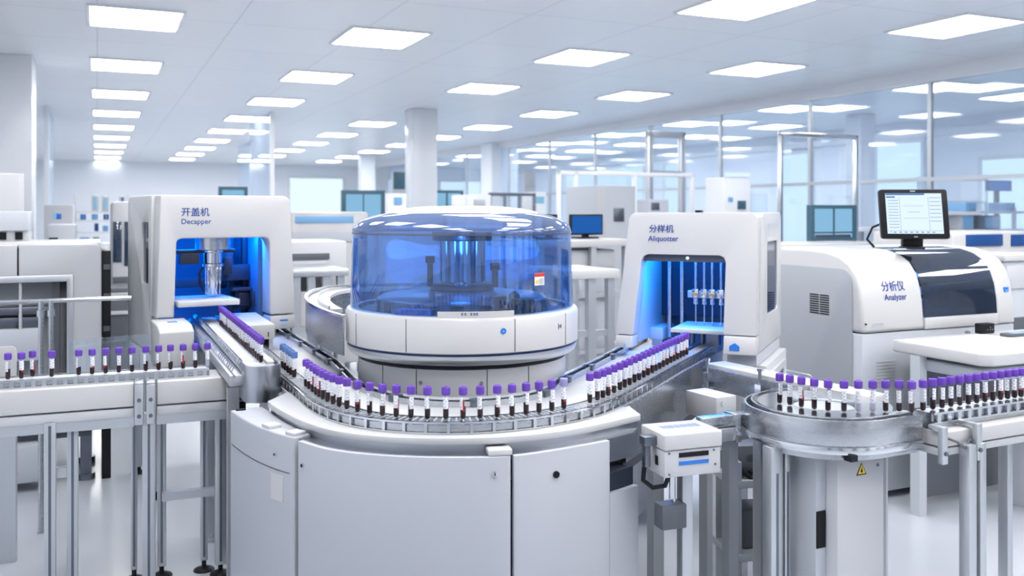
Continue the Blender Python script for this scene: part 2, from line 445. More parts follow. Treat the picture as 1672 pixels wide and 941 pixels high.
# ceiling lights on the ceiling grid, with unseen fill panels between
def make_light():
    t = thing('ceiling_light', '', 'ceiling light', (0, 0, CEIL))
    fr = MB(); fr.plate([(-.42, -.50), (.42, -.50), (.42, .50), (-.42, .50)], [[(-.39, -.47), (.39, -.47), (.39, .47), (-.39, .47)]], 'z', -0.02, 0)
    part('frame', fr, WALLW, t)
    part('diffuser', MB().box(-.39, .39, -.47, .47, -0.012, -0.002), LED, t)
    return t
light0 = None
def put_light(t, s, label, group):
    global light0
    p = ts(t, s)
    if (p-at(688, 16.9)).length < 1.6 or (p-at(1405, 17.5)).length < 1.5: return
    if light0 is None:
        light0 = make_light(); o = light0; o.location = (p.x, p.y, CEIL); o.rotation_euler = (0, 0, ROOM); o['label'] = label; o['group'] = group
    else: dup(light0, (p.x, p.y, CEIL), ROOM, label, group)
rows = [('leftmost', .33, 9.44, 3.10, 10), ('second from left', 2.72, 9.44, 3.10, 9), ('third from left', 5.25, 6.6, 3.04, 10), ('fourth from left', 7.75, 6.5, 3.0, 10)]
for nm, t, s0, ds, n in rows:
    for k in range(n):
        put_light(t, s0+ds*k, 'white ceiling light panel, %s from the front in the %s row' % (ORD[k], nm), 'ceiling light panels')
    for k in (1, 1.5, 2, 2.5, 3):  # half steps are unseen panels added to brighten the machine fronts
        if s0-ds*k > -3.0: put_light(t, s0-ds*k, 'unseen ceiling light panel overhead, %s before the front one of the %s row' % (ORD[int(k*2)-2], nm), 'ceiling light panels')
for nm, t, s0, ds, n in (('near row behind the glass partition', 11.3, 9.8, 3.1, 7), ('far row behind the glass partition', 13.4, 10.0, 2.9, 8)):
    for k in range(n):
        put_light(t, s0+ds*k, 'ceiling light panel, %s from the front in the %s' % (ORD[k], nm), 'ceiling lights behind the glass partition')
# ------------------------------------------------------------------ the looping conveyor, its table and cabinets
ZT = 0.86          # white table level
ZB = 0.898         # level the tubes stand on
lane_px = [(380,532.5),(400,549.6),(458,599),(480,617),(500,632),(526,653),(566,670),(624,681),(698,686),(756,686.5),(812,683),(858,679),(900,673),(963,660),(1003,643),(1051,618),(1100,591),(1125,578.5),(1162,558.5)]
LANE = relax(smooth_path([gp(x, y, ZB) for x, y in lane_px], 0.02), 25)
O1 = relax(smooth_path([gp(x, y, ZT) for x, y in ((437,655),(455,668),(500,690),(560,706),(640,714),(740,716),(844,712),(948,699),(1046,677))], 0.03), 3)
O2 = relax(smooth_path([gp(x, y, 0.82) for x, y in ((376,671),(395,684),(420,697),(450,708),(484,717),(544,733),(648,743),(760,745),(834,742.5),(900,734),(995,717),(1042,705))], 0.01), 6)
I1 = relax(smooth_path([gp(x, y, ZT) for x, y in ((446,531.5),(500,565),(545,592),(568,612),(592,634),(640,652),(700,661),(760,662.5),(840,656),(888,644),(905,630),(940,612),(985,589),(1048,555))], 0.03), 3)
def near_i(path, p): return min(range(len(path)), key=lambda i: (path[i]-p).length)
def cut(path, a, b): return path[near_i(path, a):near_i(path, b)+1]

loop = thing('looping_conveyor', 'white U-shaped tube conveyor curving in front of the blue-domed centrifuge', 'conveyor', (-0.1, 3.0, 0))
# white table top: from the decapper round the front to the aliquotter
iA = near_i(LANE, O1[0]); iB = near_i(LANE, O1[-1])
outer = offset(LANE, 0.046)[:iA-6] + O1 + offset(LANE, 0.05)[iB+6:]
inner = I1[::-1]
mb = MB(); mb.plate([tuple(p) for p in outer+inner], [], 'z', ZT-0.022, ZT); mb.bevel(0.003, 2, 50)
part('table_top', mb, TABLE, loop, True)
# steel lane with ladder guards
def ladder(path, lat, z0, z1, every, bar=0.005):
    m = MB(); p = offset(path, lat)
    m.sweep(p, [(-bar/2, z1-.006), (bar/2, z1-.006), (bar/2, z1), (-bar/2, z1)])
    m.sweep(p, [(-bar/2, z0), (bar/2, z0), (bar/2, z0+.005), (-bar/2, z0+.005)])
    acc = 0
    for a, b in zip(p, p[1:]):
        acc += (b-a).length
        if acc >= every:
            acc = 0; d = (b-a); m.obox(b, math.atan2(d.y, d.x), 0.010, 0.0045, z0+.002, z1-.002)
    return m
mb = MB(); mb.sweep(LANE, [(-.034, ZT+.001), (.034, ZT+.001), (.034, ZB-.010), (.026, ZB-.010), (.026, ZB), (-.026, ZB), (-.026, ZB-.010), (-.034, ZB-.010)])
part('lane', mb, STEEL, loop, True)
og = part('guard_rail', ladder(LANE, 0.040, ZT+.001, ZB+.001, 0.052), CHROME, loop, True)
ig = part('guard_rail', ladder(LANE, -0.040, ZT+.001, ZB+.001, 0.052), CHROME, loop, True)
# cross bars of the chain along the lane
m = MB(); acc = 0
for a, b in zip(LANE, LANE[1:]):
    acc += (b-a).length
    if acc > 0.018:
        acc = 0; d = b-a; m.obox(b, math.atan2(d.y, d.x), 0.005, 0.05, ZB-.001, ZB+.0015)
part('chain_links', m, LGREY, loop, True)
# inner rail, white strip and steel fence along the inside edge
mb = MB(); mb.sweep(offset(I1, 0.012), [(-.004, ZT), (.004, ZT), (.004, ZT+.034), (-.004, ZT+.034)])
part('inner_rail', mb, CHROME, loop, True)
mb = MB(); p = offset(I1, 0.030); mb.sweep(p, [(-.003, ZT), (.003, ZT), (.003, ZT+.02), (-.003, ZT+.02)])
part('inner_rail', mb, STEEL, loop, True)
acc = 0
for a, b in zip(p, p[1:]):
    acc += (b-a).length
    if acc > 0.30:
        acc = 0; d = b-a; mb = MB(); mb.obox(b, math.atan2(d.y, d.x), 0.035, 0.022, ZT, ZT+.026); mb.bevel(0.003)
        part('rail_clip', mb, DSTEEL, loop, True)
mb = MB(); mb.sweep(offset(LANE, -0.056)[near_i(LANE, gp(500,632,ZB)):near_i(LANE, gp(915,672,ZB))], [(-.004, ZT), (.004, ZT), (.004, ZT+.03), (-.004, ZT+.03)])
part('inner_fence', mb, ALU, loop, True)
# skirt under the aliquotter run and under the table's inner edge
pB = offset(LANE, 0.052)[iB+4:]
mb = MB(); mb.sweep(pB, [(-.004, 0.66), (.004, 0.66), (.004, ZT+.002), (-.004, ZT+.002)])
part('side_skirt', mb, STEEL, loop, True)
mb = MB(); mb.sweep(offset(LANE, 0.045)[iB+4:], [(-.05, .62), (.0, .62), (.0, .66), (-.05, .66)])
part('under_beam', mb, DSTEEL, loop, True)
mb = MB(); mb.sweep(I1, [(.0, ZT-.09), (.006, ZT-.09), (.006, ZT), (0, ZT)])
part('side_skirt', mb, ALU, loop, True)
# polished step between the table's lip and the cabinets
s1 = O1; o2c = offset(O2, -.0225)[near_i(O2, gp(480,716,.82)):]
mb = MB(); mb.sweep(offset(O1, -0.012), [(-.03, .72), (0, .72), (0, ZT-.022), (-.03, ZT-.022)])
part('lip_wall', mb, SATIN, loop, True)
ring_in = offset(O1, -0.014)
mb = MB(); mb.plate([tuple(p) for p in o2c] + [tuple(p) for p in ring_in[::-1]], [], 'z', 0.800, 0.812)
part('polished_step', mb, SATIN, loop, True)
for px, py, l in ((462, 694, .055), (500, 706, .05), (811, 735, .075)):
    c = gp(px, py, .822); i = near_i(O2, c); d = O2[min(i+1, len(O2)-1)]-O2[i-1]; nn = Vector((d.y, -d.x)).normalized()
    c = O2[i]-nn*0.032
    m = MB(); m.obox(c, math.atan2(d.y, d.x), l, 0.05, .8155, .834); m.bevel(.004)
    part('latch_block', m, WHITE if l > .06 else OFFWHITE, loop, True)
# legs that carry the aliquotter run and the decapper run
for p in (offset(LANE, 0.0)[iB+10], offset(LANE, 0.0)[iB+30]):
    m = MB(); m.obox(p, ROOM, .05, .05, 0.03, ZT-.03); m.cyl((p.x, p.y, 0), (p.x, p.y, .03), .045)
    part('leg', m, ALU, loop, True)

# cabinets under the front curve: two door cabinets and the separate rounded module at the left
def cabinet(name, label, path, depth, z0, z1, notch=None):
    t = thing(name, label, 'cabinet', (path[len(path)//2].x, path[len(path)//2].y, 0))
    return t
iD = near_i(O2, gp(484,717,.82)); iE = near_i(O2, gp(834,742.5,.82)); iN = near_i(O2, gp(995,717,.82))
front = O2[iD:iE]; right = O2[iE:]
def shell(path, z0, z1, dep=0.02):
    return MB().sweep(path, [(-dep, z0), (0, z0), (0, z1), (-dep, z1)])
cab = thing('curved_cabinet', 'white curved base cabinet with two doors under the front of the looping conveyor', 'cabinet', (-.1, 2.8, 0))
mb = MB(); mb.plate([tuple(p) for p in offset(O2[iD:], -0.022)] + [tuple(p) for p in offset(O2[iD:iN+1], -0.3)[::-1]], [], 'z', 0.04, 0.70)
part('carcass', mb, DIN, cab, True)
d1 = shell(O2[iD+1:iE+1], 0.08, 0.815); d1.bevel(.003)
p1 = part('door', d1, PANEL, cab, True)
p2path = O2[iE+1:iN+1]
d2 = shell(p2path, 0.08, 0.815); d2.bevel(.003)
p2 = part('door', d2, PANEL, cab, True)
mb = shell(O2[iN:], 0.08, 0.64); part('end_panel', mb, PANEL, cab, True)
mb = MB().sweep(offset(O2[iN:], -.10), [(-.01, .60), (0, .60), (0, .80), (-.01, .80)]); part('recess_back', mb, BLACK, cab, True)
mb = shell(O2[iD:], 0.0, 0.08, .02); mb.map(lambda c: c); part('plinth', mb, DGREY, cab, True)
def on_front(px, py, path):
    # where the sight line of (px, py) meets the cabinet's curved face
    best = min(path, key=lambda p: abs((CX+F*p.x/p.y)-px))
    i = near_i(path, best); d = (path[min(i+1, len(path)-1)]-path[max(i-1, 0)]).normalized()
    return best, zat(py, best.y), Vector((d.y, -d.x))
def lock(px, py, path, parent, r=.008, m=CHROME):
    p, z, n = on_front(px, py, path)
    a = p+n*.006; mb = MB(); mb.cyl((p.x-n.x*.004, p.y-n.y*.004, z), (a.x, a.y, z), r, 18)
    o = part('lock', mb, m, parent, True)
    b = a+n*.0015; mb = MB(); mb.obox((a+b)/2, math.atan2(n.y, n.x), .003, r*.5, z-r*.55, z+r*.55)
    part('keyhole', mb, BLACK, o, True)
lock(494, 760, O2[iD:iE], p1); lock(808, 774, O2[iD:iE], p1)
lock(908, 775, O2[iE:iN], p2, .011, BLACK)

mod = thing('rounded_end_module', 'white rounded end module left of the curved cabinet under the decapper lane', 'cabinet', (-.95, 3.2, 0))
lp = O2[:iD]
mb = MB(); mb.plate([tuple(p) for p in lp] + [tuple(p) for p in offset(lp, -0.12)[::-1]], [], 'z', 0.05, 0.822); mb.bevel(.006, 3, 50)
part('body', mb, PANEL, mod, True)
mb = MB(); mb.sweep(offset(lp, .0006)[3:-2], [(-.0005, .70), (.0008, .70), (.0008, .7025), (-.0005, .7025)]); part('panel_seam', mb, SEAM, mod, True)
p, z, n = on_front(452, 750, lp)
mb = MB(); mb.obox(p+n*.001, math.atan2(n.y, n.x), .004, .07, .60, .685); part('hatch', mb, WHITE, mod, True)
lock(450, 742, lp, mod, .006)
mb = MB(); mb.sweep(offset(lp, -.01), [(-.10, 0), (0, 0), (0, .05), (-.10, .05)]); part('plinth', mb, DGREY, mod, True)
q = gp(393, 670, .822)
mb = MB(); mb.obox(q, ROOM, .035, .02, .822, .826); part('hatch_latch', mb, BLACK, mod, True)

# ------------------------------------------------------------------ decapper feed conveyor with round steel nose
ZF = .95
fn = gp(427.5, 597, ZF)                              # centre of the nose
fang = math.atan2(U1.y, U1.x) - PI/2               # local y along U1
feed = thing('feed_conveyor', 'roller feed conveyor with round steel nose coming out of the decapper', 'conveyor', (fn.x, fn.y, 0), fang)
L = 1.85
nose = [(-.062, L), (-.062, 0)] + [(.062*math.cos(a), .062*math.sin(a)) for a in [PI+PI*i/20 for i in range(1, 20)]] + [(.062, 0), (.062, L)]
mb = MB(); mb.prism(nose, 'z', 0.842, 0.937); mb.bevel(.003); part('bed', mb, ALU, feed)
ncap = [Vector((-.068, .12)), Vector((-.068, .0))] + [Vector((.068*math.cos(PI+PI*i/24), .068*math.sin(PI+PI*i/24))) for i in range(1, 24)] + [Vector((.068, 0)), Vector((.068, .12))]
mb = MB(); mb.sweep(ncap, [(-.004, .815), (.004, .815), (.004, .958), (-.004, .958)]); mb.bevel(.0015); part('nose_guard', mb, SATIN, feed)
mb = MB(); mb.lathe([(0.0001, .893), (.058, .893), (.062, .889), (.062, .884)], 0, 0, 40); part('nose_disc', mb, STEEL, feed)
mb = MB(); mb.box(-.060, .060, .0, L, .936, .942); part('belt', mb, LBLUE if False else OFFWHITE, feed)
for k in range(62):
    y = .05+k*.038
    if y > L: break
    m = MB(); m.cyl((-.058, y, .9435), (.02, y, .9435), .0042, 8); part('roller', m, ALU, feed)
mb = MB(); mb.box(.030, .060, .06, L, .937, .954); mb.bevel(.002); part('edge_strip', mb, WHITE, feed)
def guard(x, y0, y1, z0, z1, n):
    m = MB()
    m.pipe([(x, y0, z1), (x, y1, z1)], .0035, 8); m.pipe([(x, y0, z0), (x, y1, z0)], .0035, 8)
    for k in range(n):
        y = y0+(y1-y0)*k/(n-1)
        pts = [(x, y+.0*(y1-y0), z0), (x-.012, y+.012, (z0+z1)/2), (x, y+.028, z1)]
        m.pipe(pts, .003, 6)
    return m
part('side_guard', guard(-.074, .02, L, .932, .970, 42), CHROME, feed)
part('side_guard', guard(-.106, -.02, L, .917, .950, 36), STEEL, feed)
mb = MB(); mb.box(-.122, -.070, -.0, L, .874, .918); mb.bevel(.004); part('side_rail', mb, ALU, feed)
for (x, y) in ((-.095, .12), (-.095, .85)):
    m = MB(); m.box(x-.022, x+.022, y-.022, y+.022, 0.03, .852); m.cyl((x, y, .03), (x, y, .012), .02); m.cyl((x, y, 0), (x, y, .014), .05, 20)
    part('leg', m, ALU, feed)
# ------------------------------------------------------------------ blood tubes
def tube_meshes():
    M = {}
    M['glass'] = MB().lathe([(.0001, .0012), (.0055, .0015), (.0082, .005), (.0090, .010), (.0090, .084), (.0001, .084)], 0, 0, 18).mesh('glass_tube', TUBEG)
    for nm, h in (('low', .028), ('mid', .033), ('high', .040)):
        M['blood_'+nm] = MB().lathe([(.0001, .0022), (.0048, .0026), (.0074, .006), (.0081, .011), (.0081, h), (.0001, h+.0004)], 0, 0, 16).mesh('blood', BLOOD)
    M['serum'] = MB().lathe([(.0001, .0022), (.0048, .0026), (.0074, .006), (.0081, .011), (.0081, .03), (.0001, .0304)], 0, 0, 16).mesh('serum', SERUM)
    M['film'] = MB().lathe([(.0083, .026), (.0083, .056), (.0001, .0562)], 0, 0, 8, R(-75), R(-20)).mesh('film', BLOODRED)
    for nm, m in (('cap', PURPLE), ('capb', CAPBLUE), ('capg', CAPGREY)):
        mb = MB(); pr = [(.0001, .0745), (.0118, .0745), (.0122, .0755), (.0122, .0955), (.0112, .0985), (.0085, .0992), (.0080, .0975), (.0001, .0975)]
        mb.lathe(pr, 0, 0, 20)
        for k in range(16):
            a = 2*PI*k/16; mb.obox((.0122*math.cos(a), .0122*math.sin(a)), a, .0008, .0016, .077, .0945)
        M[nm] = mb.mesh('cap', m)
    M['sticker'] = MB().lathe([(.00925, .031), (.00925, .068)], 0, 0, 10, R(-150), R(-55)).mesh('label_sticker', STICKER)
    M['sticker2'] = MB().lathe([(.00925, .034), (.00925, .070)], 0, 0, 10, R(-130), R(-20)).mesh('label_sticker', STICKER)
    return M
TM = tube_meshes()
TUBES = []
def tube(x, y, z, label, group, cap='cap', fill=None, rot=None):
    t = thing('blood_tube', label, 'blood tube', (x, y, z), random.uniform(-.7, .7) if rot is None else rot, group); t.scale = (1.08, 1.08, 1.06)
    obj('glass_tube', TM['glass'], t)
    fill = fill or random.choice(('blood_low', 'blood_mid', 'blood_mid', 'blood_high'))
    obj('serum' if fill == 'serum' else 'blood', TM[fill], t)
    if fill != 'serum' and random.random() < .4: obj('blood_film', TM['film'], t)
    obj('cap', TM[cap], t)
    obj('label_sticker', TM[random.choice(('sticker', 'sticker2'))], t)
    return t

# tubes riding the looping conveyor, placed along the lane
def on_lane(px):
    for a, b in zip(LANE, LANE[1:]):
        xa, xb = project(a.x, a.y, ZB)[0], project(b.x, b.y, ZB)[0]
        if xa <= px <= xb: return a.lerp(b, (px-xa)/(xb-xa))
for k, px in enumerate((462, 466.5, 471, 475.5, 480.5)):
    p = on_lane(px); tube(p.x, p.y, ZB, 'blue-capped blood tube behind the round steel nose, %s from the back' % ORD[k], 'blue-capped tubes on the looping conveyor', 'capb', 'blood_mid')
front_px = [500, 505, 511, 516.5, 521.5, 527.5, 535, 544, 554, 566.5, 584, 603.5, 624.5, 647, 671, 698, 728, 756, 784, 812, 836, 859, 880, 901]
for k, px in enumerate(front_px):
    p = on_lane(px); tube(p.x, p.y, ZB, 'purple-capped blood tube, %s from the left along the front curve of the loop' % ORD[k], 'purple-capped tubes round the front curve', 'cap')
p = on_lane(920.5); tube(p.x, p.y, ZB, 'blood tube with a pale lavender-grey cap at the right end of the front curve', 'pale-capped tube', 'capg', 'blood_mid')
ali_px = [963, 975.5, 984.5, 993, 1002.5, 1012, 1020, 1028, 1036, 1043.5, 1051, 1058, 1065, 1071, 1077, 1083, 1089, 1095, 1100.5, 1106, 1111, 1116, 1121]
for k, px in enumerate(ali_px):
    p = on_lane(px); tube(p.x, p.y, ZB, 'purple-capped blood tube, %s from the front in the aliquotter row' % ORD[k], 'purple-capped tubes running into the aliquotter', 'cap')
# tubes on the feed conveyor
for k in range(24):
    q = fn+U1*(.085+k*.057)+U2*.010
    tube(q.x, q.y, .947, 'purple-capped blood tube, %s from the front in the decapper row' % ORD[k], 'purple-capped tubes on the decapper feed conveyor', 'cap')

# ------------------------------------------------------------------ left conveyor
lA, lB = gp(13, 620.5, ZB), gp(340, 600.5, ZB)
ldir = (lB-lA).normalized(); lang = math.atan2(ldir.y, ldir.x); lnor = Vector((-ldir.y, ldir.x))
left = thing('straight_conveyor', 'white straight tube conveyor on aluminium legs at the left', 'conveyor', (lA.x, lA.y, 0), lang)
def lx(px, off): return along(lA-lnor*(-off) if False else lA+lnor*off, lang, px)
FO = -.085                                        # front face of the white beam, towards the camera
xa, x1, x2, x3 = -.75, lx(219, FO), lx(256, FO), lx(382, FO)
for a, b in ((xa, x1), (x2, x3)):
    mb = MB(); mb.box(a, b, FO, .13, .772, .868); mb.bevel(.006, 3); part('beam_cover', mb, WHITE, left)
    mb = MB(); mb.box(a, b, FO+.004, .13, .730, .766); mb.bevel(.003); o = part('lower_beam', mb, OFFWHITE, left)
    mb = MB(); mb.box(a, b, FO+.012, .125, .690, .730); part('under_rail', mb, ALU, left)
mb = MB(); mb.box(xa, x3-.095, -.036, .060, .868, ZB-.002); part('lane', mb, STEEL, left)
mb = MB(); mb.box(xa, x3-.095, -.026, .045, ZB-.002, ZB); part('belt', mb, OFFWHITE, left)
def lrail(y, x0, x1, z0, z1, n):
    m = MB(); m.box(x0, x1, y-.003, y+.003, z1-.007, z1); m.box(x0, x1, y-.003, y+.003, z0, z0+.006)
    for k in range(n):
        x = x0+(x1-x0)*(k+.5)/n; m.box(x-.008, x+.008, y-.0026, y+.0026, z0+.004, z1-.004)
    return m
part('guard_rail', lrail(-.042, xa, x3-.095, .868, ZB+.003, 40), CHROME, left)
part('guard_rail', lrail(.066, xa, x3-.095, .868, ZB+.003, 40), CHROME, left)
for px in (227, 246):
    x = lx(px, FO); mb = MB(); mb.box(x-.017, x+.017, FO-.016, FO+.03, .70, .862); mb.box(x-.017, x+.017, FO-.016, .05, .862, .870); mb.bevel(.003)
    o = part('clamp_plate', mb, ALU, left)
    for zb_ in (.80, .735): m = MB(); m.cyl((x, FO-.022, zb_), (x, FO-.014, zb_), .008, 12); part('bolt', m, DSTEEL, o)
def leg(x, y, w=.042, h=.74, slot=True):
    m = MB(); m.box(x-w/2, x+w/2, y-w/2, y+w/2, .045, h); m.bevel(.003)
    o = part('leg', m, ALU, left)
    if slot:
        s = MB(); s.box(x-.005, x+.005, y-w/2-.0006, y-w/2+.001, .06, h-.02); part('slot', s, DSTEEL, o)
    f = MB(); f.cyl((x, y, .012), (x, y, .05), .010, 12); f.lathe([(.0001, .018), (.02, .016), (.042, .006), (.045, 0), (.0001, 0)], x, y, 20); part('foot', f, BLACK, o)
for px, y, w in ((243, -.06, .05), (82, -.06, .042), (119, -.02, .040), (219, .12, .026), (264, .12, .036), (360, .05, .046), (333, .12, .03)):
    leg(lx(px, y), y, w)
mb = MB(); mb.box(lx(264, .12), lx(360, .05), .075, .105, .33, .365); part('cross_brace', mb, ALU, left)
mb = MB(); mb.box(lx(75, -.0), lx(125, -.0), -.03, .0, .50, .54); part('cross_brace', mb, ALU, left)
lt = [(13, 0), (35, 0), (84.5, 0), (128.5, 0), (150.5, 0), (172.5, 0), (194, 0), (215.5, 0), (238, 0), (259, 0), (278.5, 0), (299, 0), (319, 0), (339, 0)]
for k, (px, off) in enumerate(lt):
    x = lx(px, 0); q = lA+ldir*x
    tube(q.x, q.y, ZB, 'purple-capped blood tube, %s from the left on the straight left conveyor' % ORD[k], 'purple-capped tubes on the left conveyor', 'cap', 'serum' if k == 13 else None)
q = lA+ldir*lx(53, .028)+lnor*.03
tube(q.x, q.y, ZB, 'purple-capped blood tube at the back edge of the left conveyor'+', out of line', 'purple-capped tube at the back edge', 'cap', 'blood_high')
# motor unit between the left conveyor and the round nose
mo = gp(393.5, 628, .84)
mu = thing('drive_unit', 'small steel drive unit between the left conveyor and the round nose', 'drive unit', (mo.x, mo.y, 0), lang)
mb = MB(); mb.box(-.022, .012, -.035, .045, .775, .80); mb.box(-.018, .012, -.03, .04, .80, .838); mb.bevel(.004); part('housing', mb, ALU, mu)
mb = MB(); mb.cyl((-.020, 0, .856), (.014, 0, .856), .017, 20); part('roller', mb, CHROME, mu)
mb = MB(); mb.cyl((0, 0, .70), (0, 0, .775), .02, 16); part('shaft', mb, BLACK, mu)
mb = MB(); mb.box(-.03, .03, -.02, .03, 0.0, .70); part('post', mb, DGREY, mu)
mb = MB(); mb.box(-.02, .01, -.037, -.034, .78, .796); part('hinge', mb, DSTEEL, mu)
# clear acrylic shield behind the left conveyor
p0, p1 = at(113, 4.05), at(246, 4.28)
sh = thing('acrylic_shield', 'clear acrylic splash shield standing behind the left conveyor', 'shield', ((p0.x+p1.x)/2, (p0.y+p1.y)/2, 0), math.atan2((p1-p0).y, (p1-p0).x))
w = (p1-p0).length
mb = MB(); mb.prism(rrect(-w/2, w/2, .80, .99, (.0, .0, .03, .03)), 'y', -.003, .003); part('pane', mb, CLEAR, sh)
mb = MB(); mb.box(-w/2, w/2, -.015, .015, .78, .80)
mb.box(-w/2, -w/2+.03, -.015, .015, 0, .78); mb.box(w/2-.03, w/2, -.015, .015, 0, .78); part('stand', mb, ALU, sh)

p0, p1 = at(-40, 4.05), at(27, 4.1)
sh = thing('splash_panel', 'white rounded panel standing behind the first tubes at the left edge', 'panel', ((p0.x+p1.x)/2, (p0.y+p1.y)/2, 0), math.atan2((p1-p0).y, (p1-p0).x))
w = (p1-p0).length
mb = MB(); mb.prism(rrect(-w/2, w/2, .78, .958, (.0, .0, .02, .02)), 'y', -.006, .006); mb.bevel(.002, 2, 60); part('sheet', mb, WHITE, sh)
mb = MB(); mb.box(-w/2, w/2, -.02, .02, 0, .78); part('stand', mb, ALU, sh)

# ------------------------------------------------------------------ right turntable and conveyor
rC = Vector((1.075, 3.17)); rR = .262
tA, tB = gp(1485, 675, ZB), gp(1668, 649.5, ZB)
rdir = (tB-tA).normalized(); rang = math.atan2(rdir.y, rdir.x); rnor = Vector((rdir.y, -rdir.x))   # rnor: towards the camera
turn = thing('turntable', 'round polished steel turntable carrying tubes at the right', 'turntable', (rC.x, rC.y, 0), rang)
# outline: a half disc open to the right, in local axes (x along the right conveyor)
def rl(v): d = v-rC; return Vector((d.dot(rdir), -d.dot(rnor)))
out = [Vector((.17, rR))] + arc(0, 0, rR, PI/2, 1.5*PI, 40) + [Vector((.17, -rR))]
wall = MB(); wall.sweep(out, [(-.004, .812), (.004, .812), (.004, .895), (-.004, .895)]); wall.bevel(.0015); part('side_wall', wall, STEEL, turn)
w2 = MB(); w2.sweep(offset(out, -.022), [(-.003, .82), (.003, .82), (.003, .902), (-.003, .902)]); part('inner_wall', w2, CHROME, turn)
mb = MB(); mb.sweep(offset(out, .003), [(-.03, .788), (.007, .788), (.007, .812), (-.03, .812)]); mb.bevel(.002); part('lower_ring', mb, CHROME, turn)
mb = MB(); mb.sweep(offset(out, -.018), [(-.02, .765), (.0, .765), (.0, .788), (-.02, .788)]); part('lower_ring', mb, STEEL, turn)
mb = MB(); mb.plate([tuple(p) for p in offset(out, -.025)], [], 'z', .82, .872); part('deck', mb, STEEL, turn)
mb = MB(); mb.lathe([(.12, .874), (.222, .874), (.222, ZB), (.12, ZB)], 0, 0, 64, close=True); part('carousel_ring', mb, CHROME, turn)
mb = MB(); mb.lathe([(.0001, .886), (.10, .886), (.105, .880), (.105, .870), (.0001, .870)], 0, 0, 48); part('hub_disc', mb, ALU, turn)
mb = MB(); mb.box(.06, .165, -.232, -.196, .872, ZB-.002); part('exit_lane', mb, STEEL, turn)
mb = MB(); mb.box(-.11, .10, -.17, .12, .02, .765); mb.bevel(.006); cabx = part('pedestal', mb, OFFWHITE, turn)
mb = MB(); mb.box(.102, .155, -.13, .10, .04, .765); part('service_post', mb, GREY, turn)
mb = MB(); mb.box(-.155, -.112, -.12, .1, .05, .76); part('service_post', mb, LGREY, turn)
mb = MB(); mb.box(-.153, -.115, -.124, -.119, .46, .58); part('socket_plate', mb, BLACK, turn)
def tri(s, y, x, z, m): return MB().prism([(x-s*.58, z-s*.5), (x+s*.58, z-s*.5), (x, z+s*.5)], 'y', y, y+.0008)
sg = part('warning_sign', tri(.040, -.1715, -.005, .714, BLACK), BLACK, cabx, label='yellow triangular warning sign')
m = MB(); m.prism([(-.005-.0175, .698), (-.005+.0175, .698), (-.005, .7285)], 'y', -.1722, -.1714)
part('warning_field', m, YELLOW, cabx)
m = MB(); m.prism([(-.008, .702), (-.002, .702), (.0005, .709), (-.002, .710), (-.005, .722), (-.008, .710), (-.0105, .709)], 'y', -.1728, -.1720); part('warning_symbol', m, BLACK, cabx)
m = MB(); m.cyl((.07, -.172, .718), (.07, -.168, .718), .006, 12); part('lock', m, DSTEEL, cabx)
for (x, y, w) in ((-.255, -.03, .05), (-.21, -.03, .022), (-.10, .20, .042), (.21, -.05, .042)):
    m = MB(); m.box(x-w/2, x+w/2, y-.022, y+.022, .04, .786); m.bevel(.003); o = part('leg', m, ALU, turn)
    s = MB(); s.box(x-.005, x+.005, y-.0228, y-.021, .06, .70); part('slot', s, DSTEEL, o)
    f = MB(); f.cyl((x, y, .01), (x, y, .045), .010, 12); f.lathe([(.0001, .018), (.02, .016), (.042, .006), (.045, 0), (.0001, 0)], x, y, 20); part('foot', f, BLACK, o)
mb = MB(); mb.box(-.135, -.108, -.252, -.22, .770, .789); part('sensor', mb, BLACK, turn)

rt = thing('straight_conveyor', 'white straight tube conveyor leaving the turntable at the right edge', 'conveyor', (tA.x, tA.y, 0), rang)
RL = 1.25
mb = MB(); mb.box(.065, RL, -.075, .15, .793, .845); mb.bevel(.006, 3); part('beam_cover', mb, WHITE, rt)
mb = MB(); mb.box(.065, RL, -.069, .15, .764, .788); mb.bevel(.003); part('lower_beam', mb, OFFWHITE, rt)
mb = MB(); mb.box(.065, RL, -.032, .032, .846, ZB); part('lane', mb, STEEL, rt)
part('guard_rail', lrail(-.040, .065, RL, .862, ZB+.002, 24), CHROME, rt)
part('guard_rail', lrail(.040, .065, RL, .862, ZB+.002, 24), CHROME, rt)
for x, y in ((.055, -.085), (.20, -.10)):
    m = MB(); m.box(x-.012, x+.012, y-.008, y+.012, .745, .865); m.box(x-.012, x+.012, y+.006, -.036, .852, .865); m.bevel(.002); o = part('clamp_bracket', m, ALU, rt)
    b = MB(); b.cyl((x, y-.014, .78), (x, y-.006, .78), .007, 12); part('bolt', b, DSTEEL, o)
for x, y, w in ((.165, -.09, .036), (.215, -.09, .03), (1.05, .0, .05), (.62, .10, .03)):
    m = MB(); m.box(x-w/2, x+w/2, y-.02, y+.02, .04, .80 if y < -.05 else .765); m.bevel(.003); o = part('leg', m, ALU, rt)
    f = MB(); f.cyl((x, y, .01), (x, y, .045), .010, 12); f.lathe([(.0001, .018), (.02, .016), (.042, .006), (.045, 0), (.0001, 0)], x, y, 20); part('foot', f, BLACK, o)
mb = MB(); mb.pipe([(.07, -.07, .83), (.10, -.10, .815), (.14, -.10, .79), (.18, -.085, .81), (.23, -.08, .835)], .004, 8); part('cable', mb, DGREY, rt)

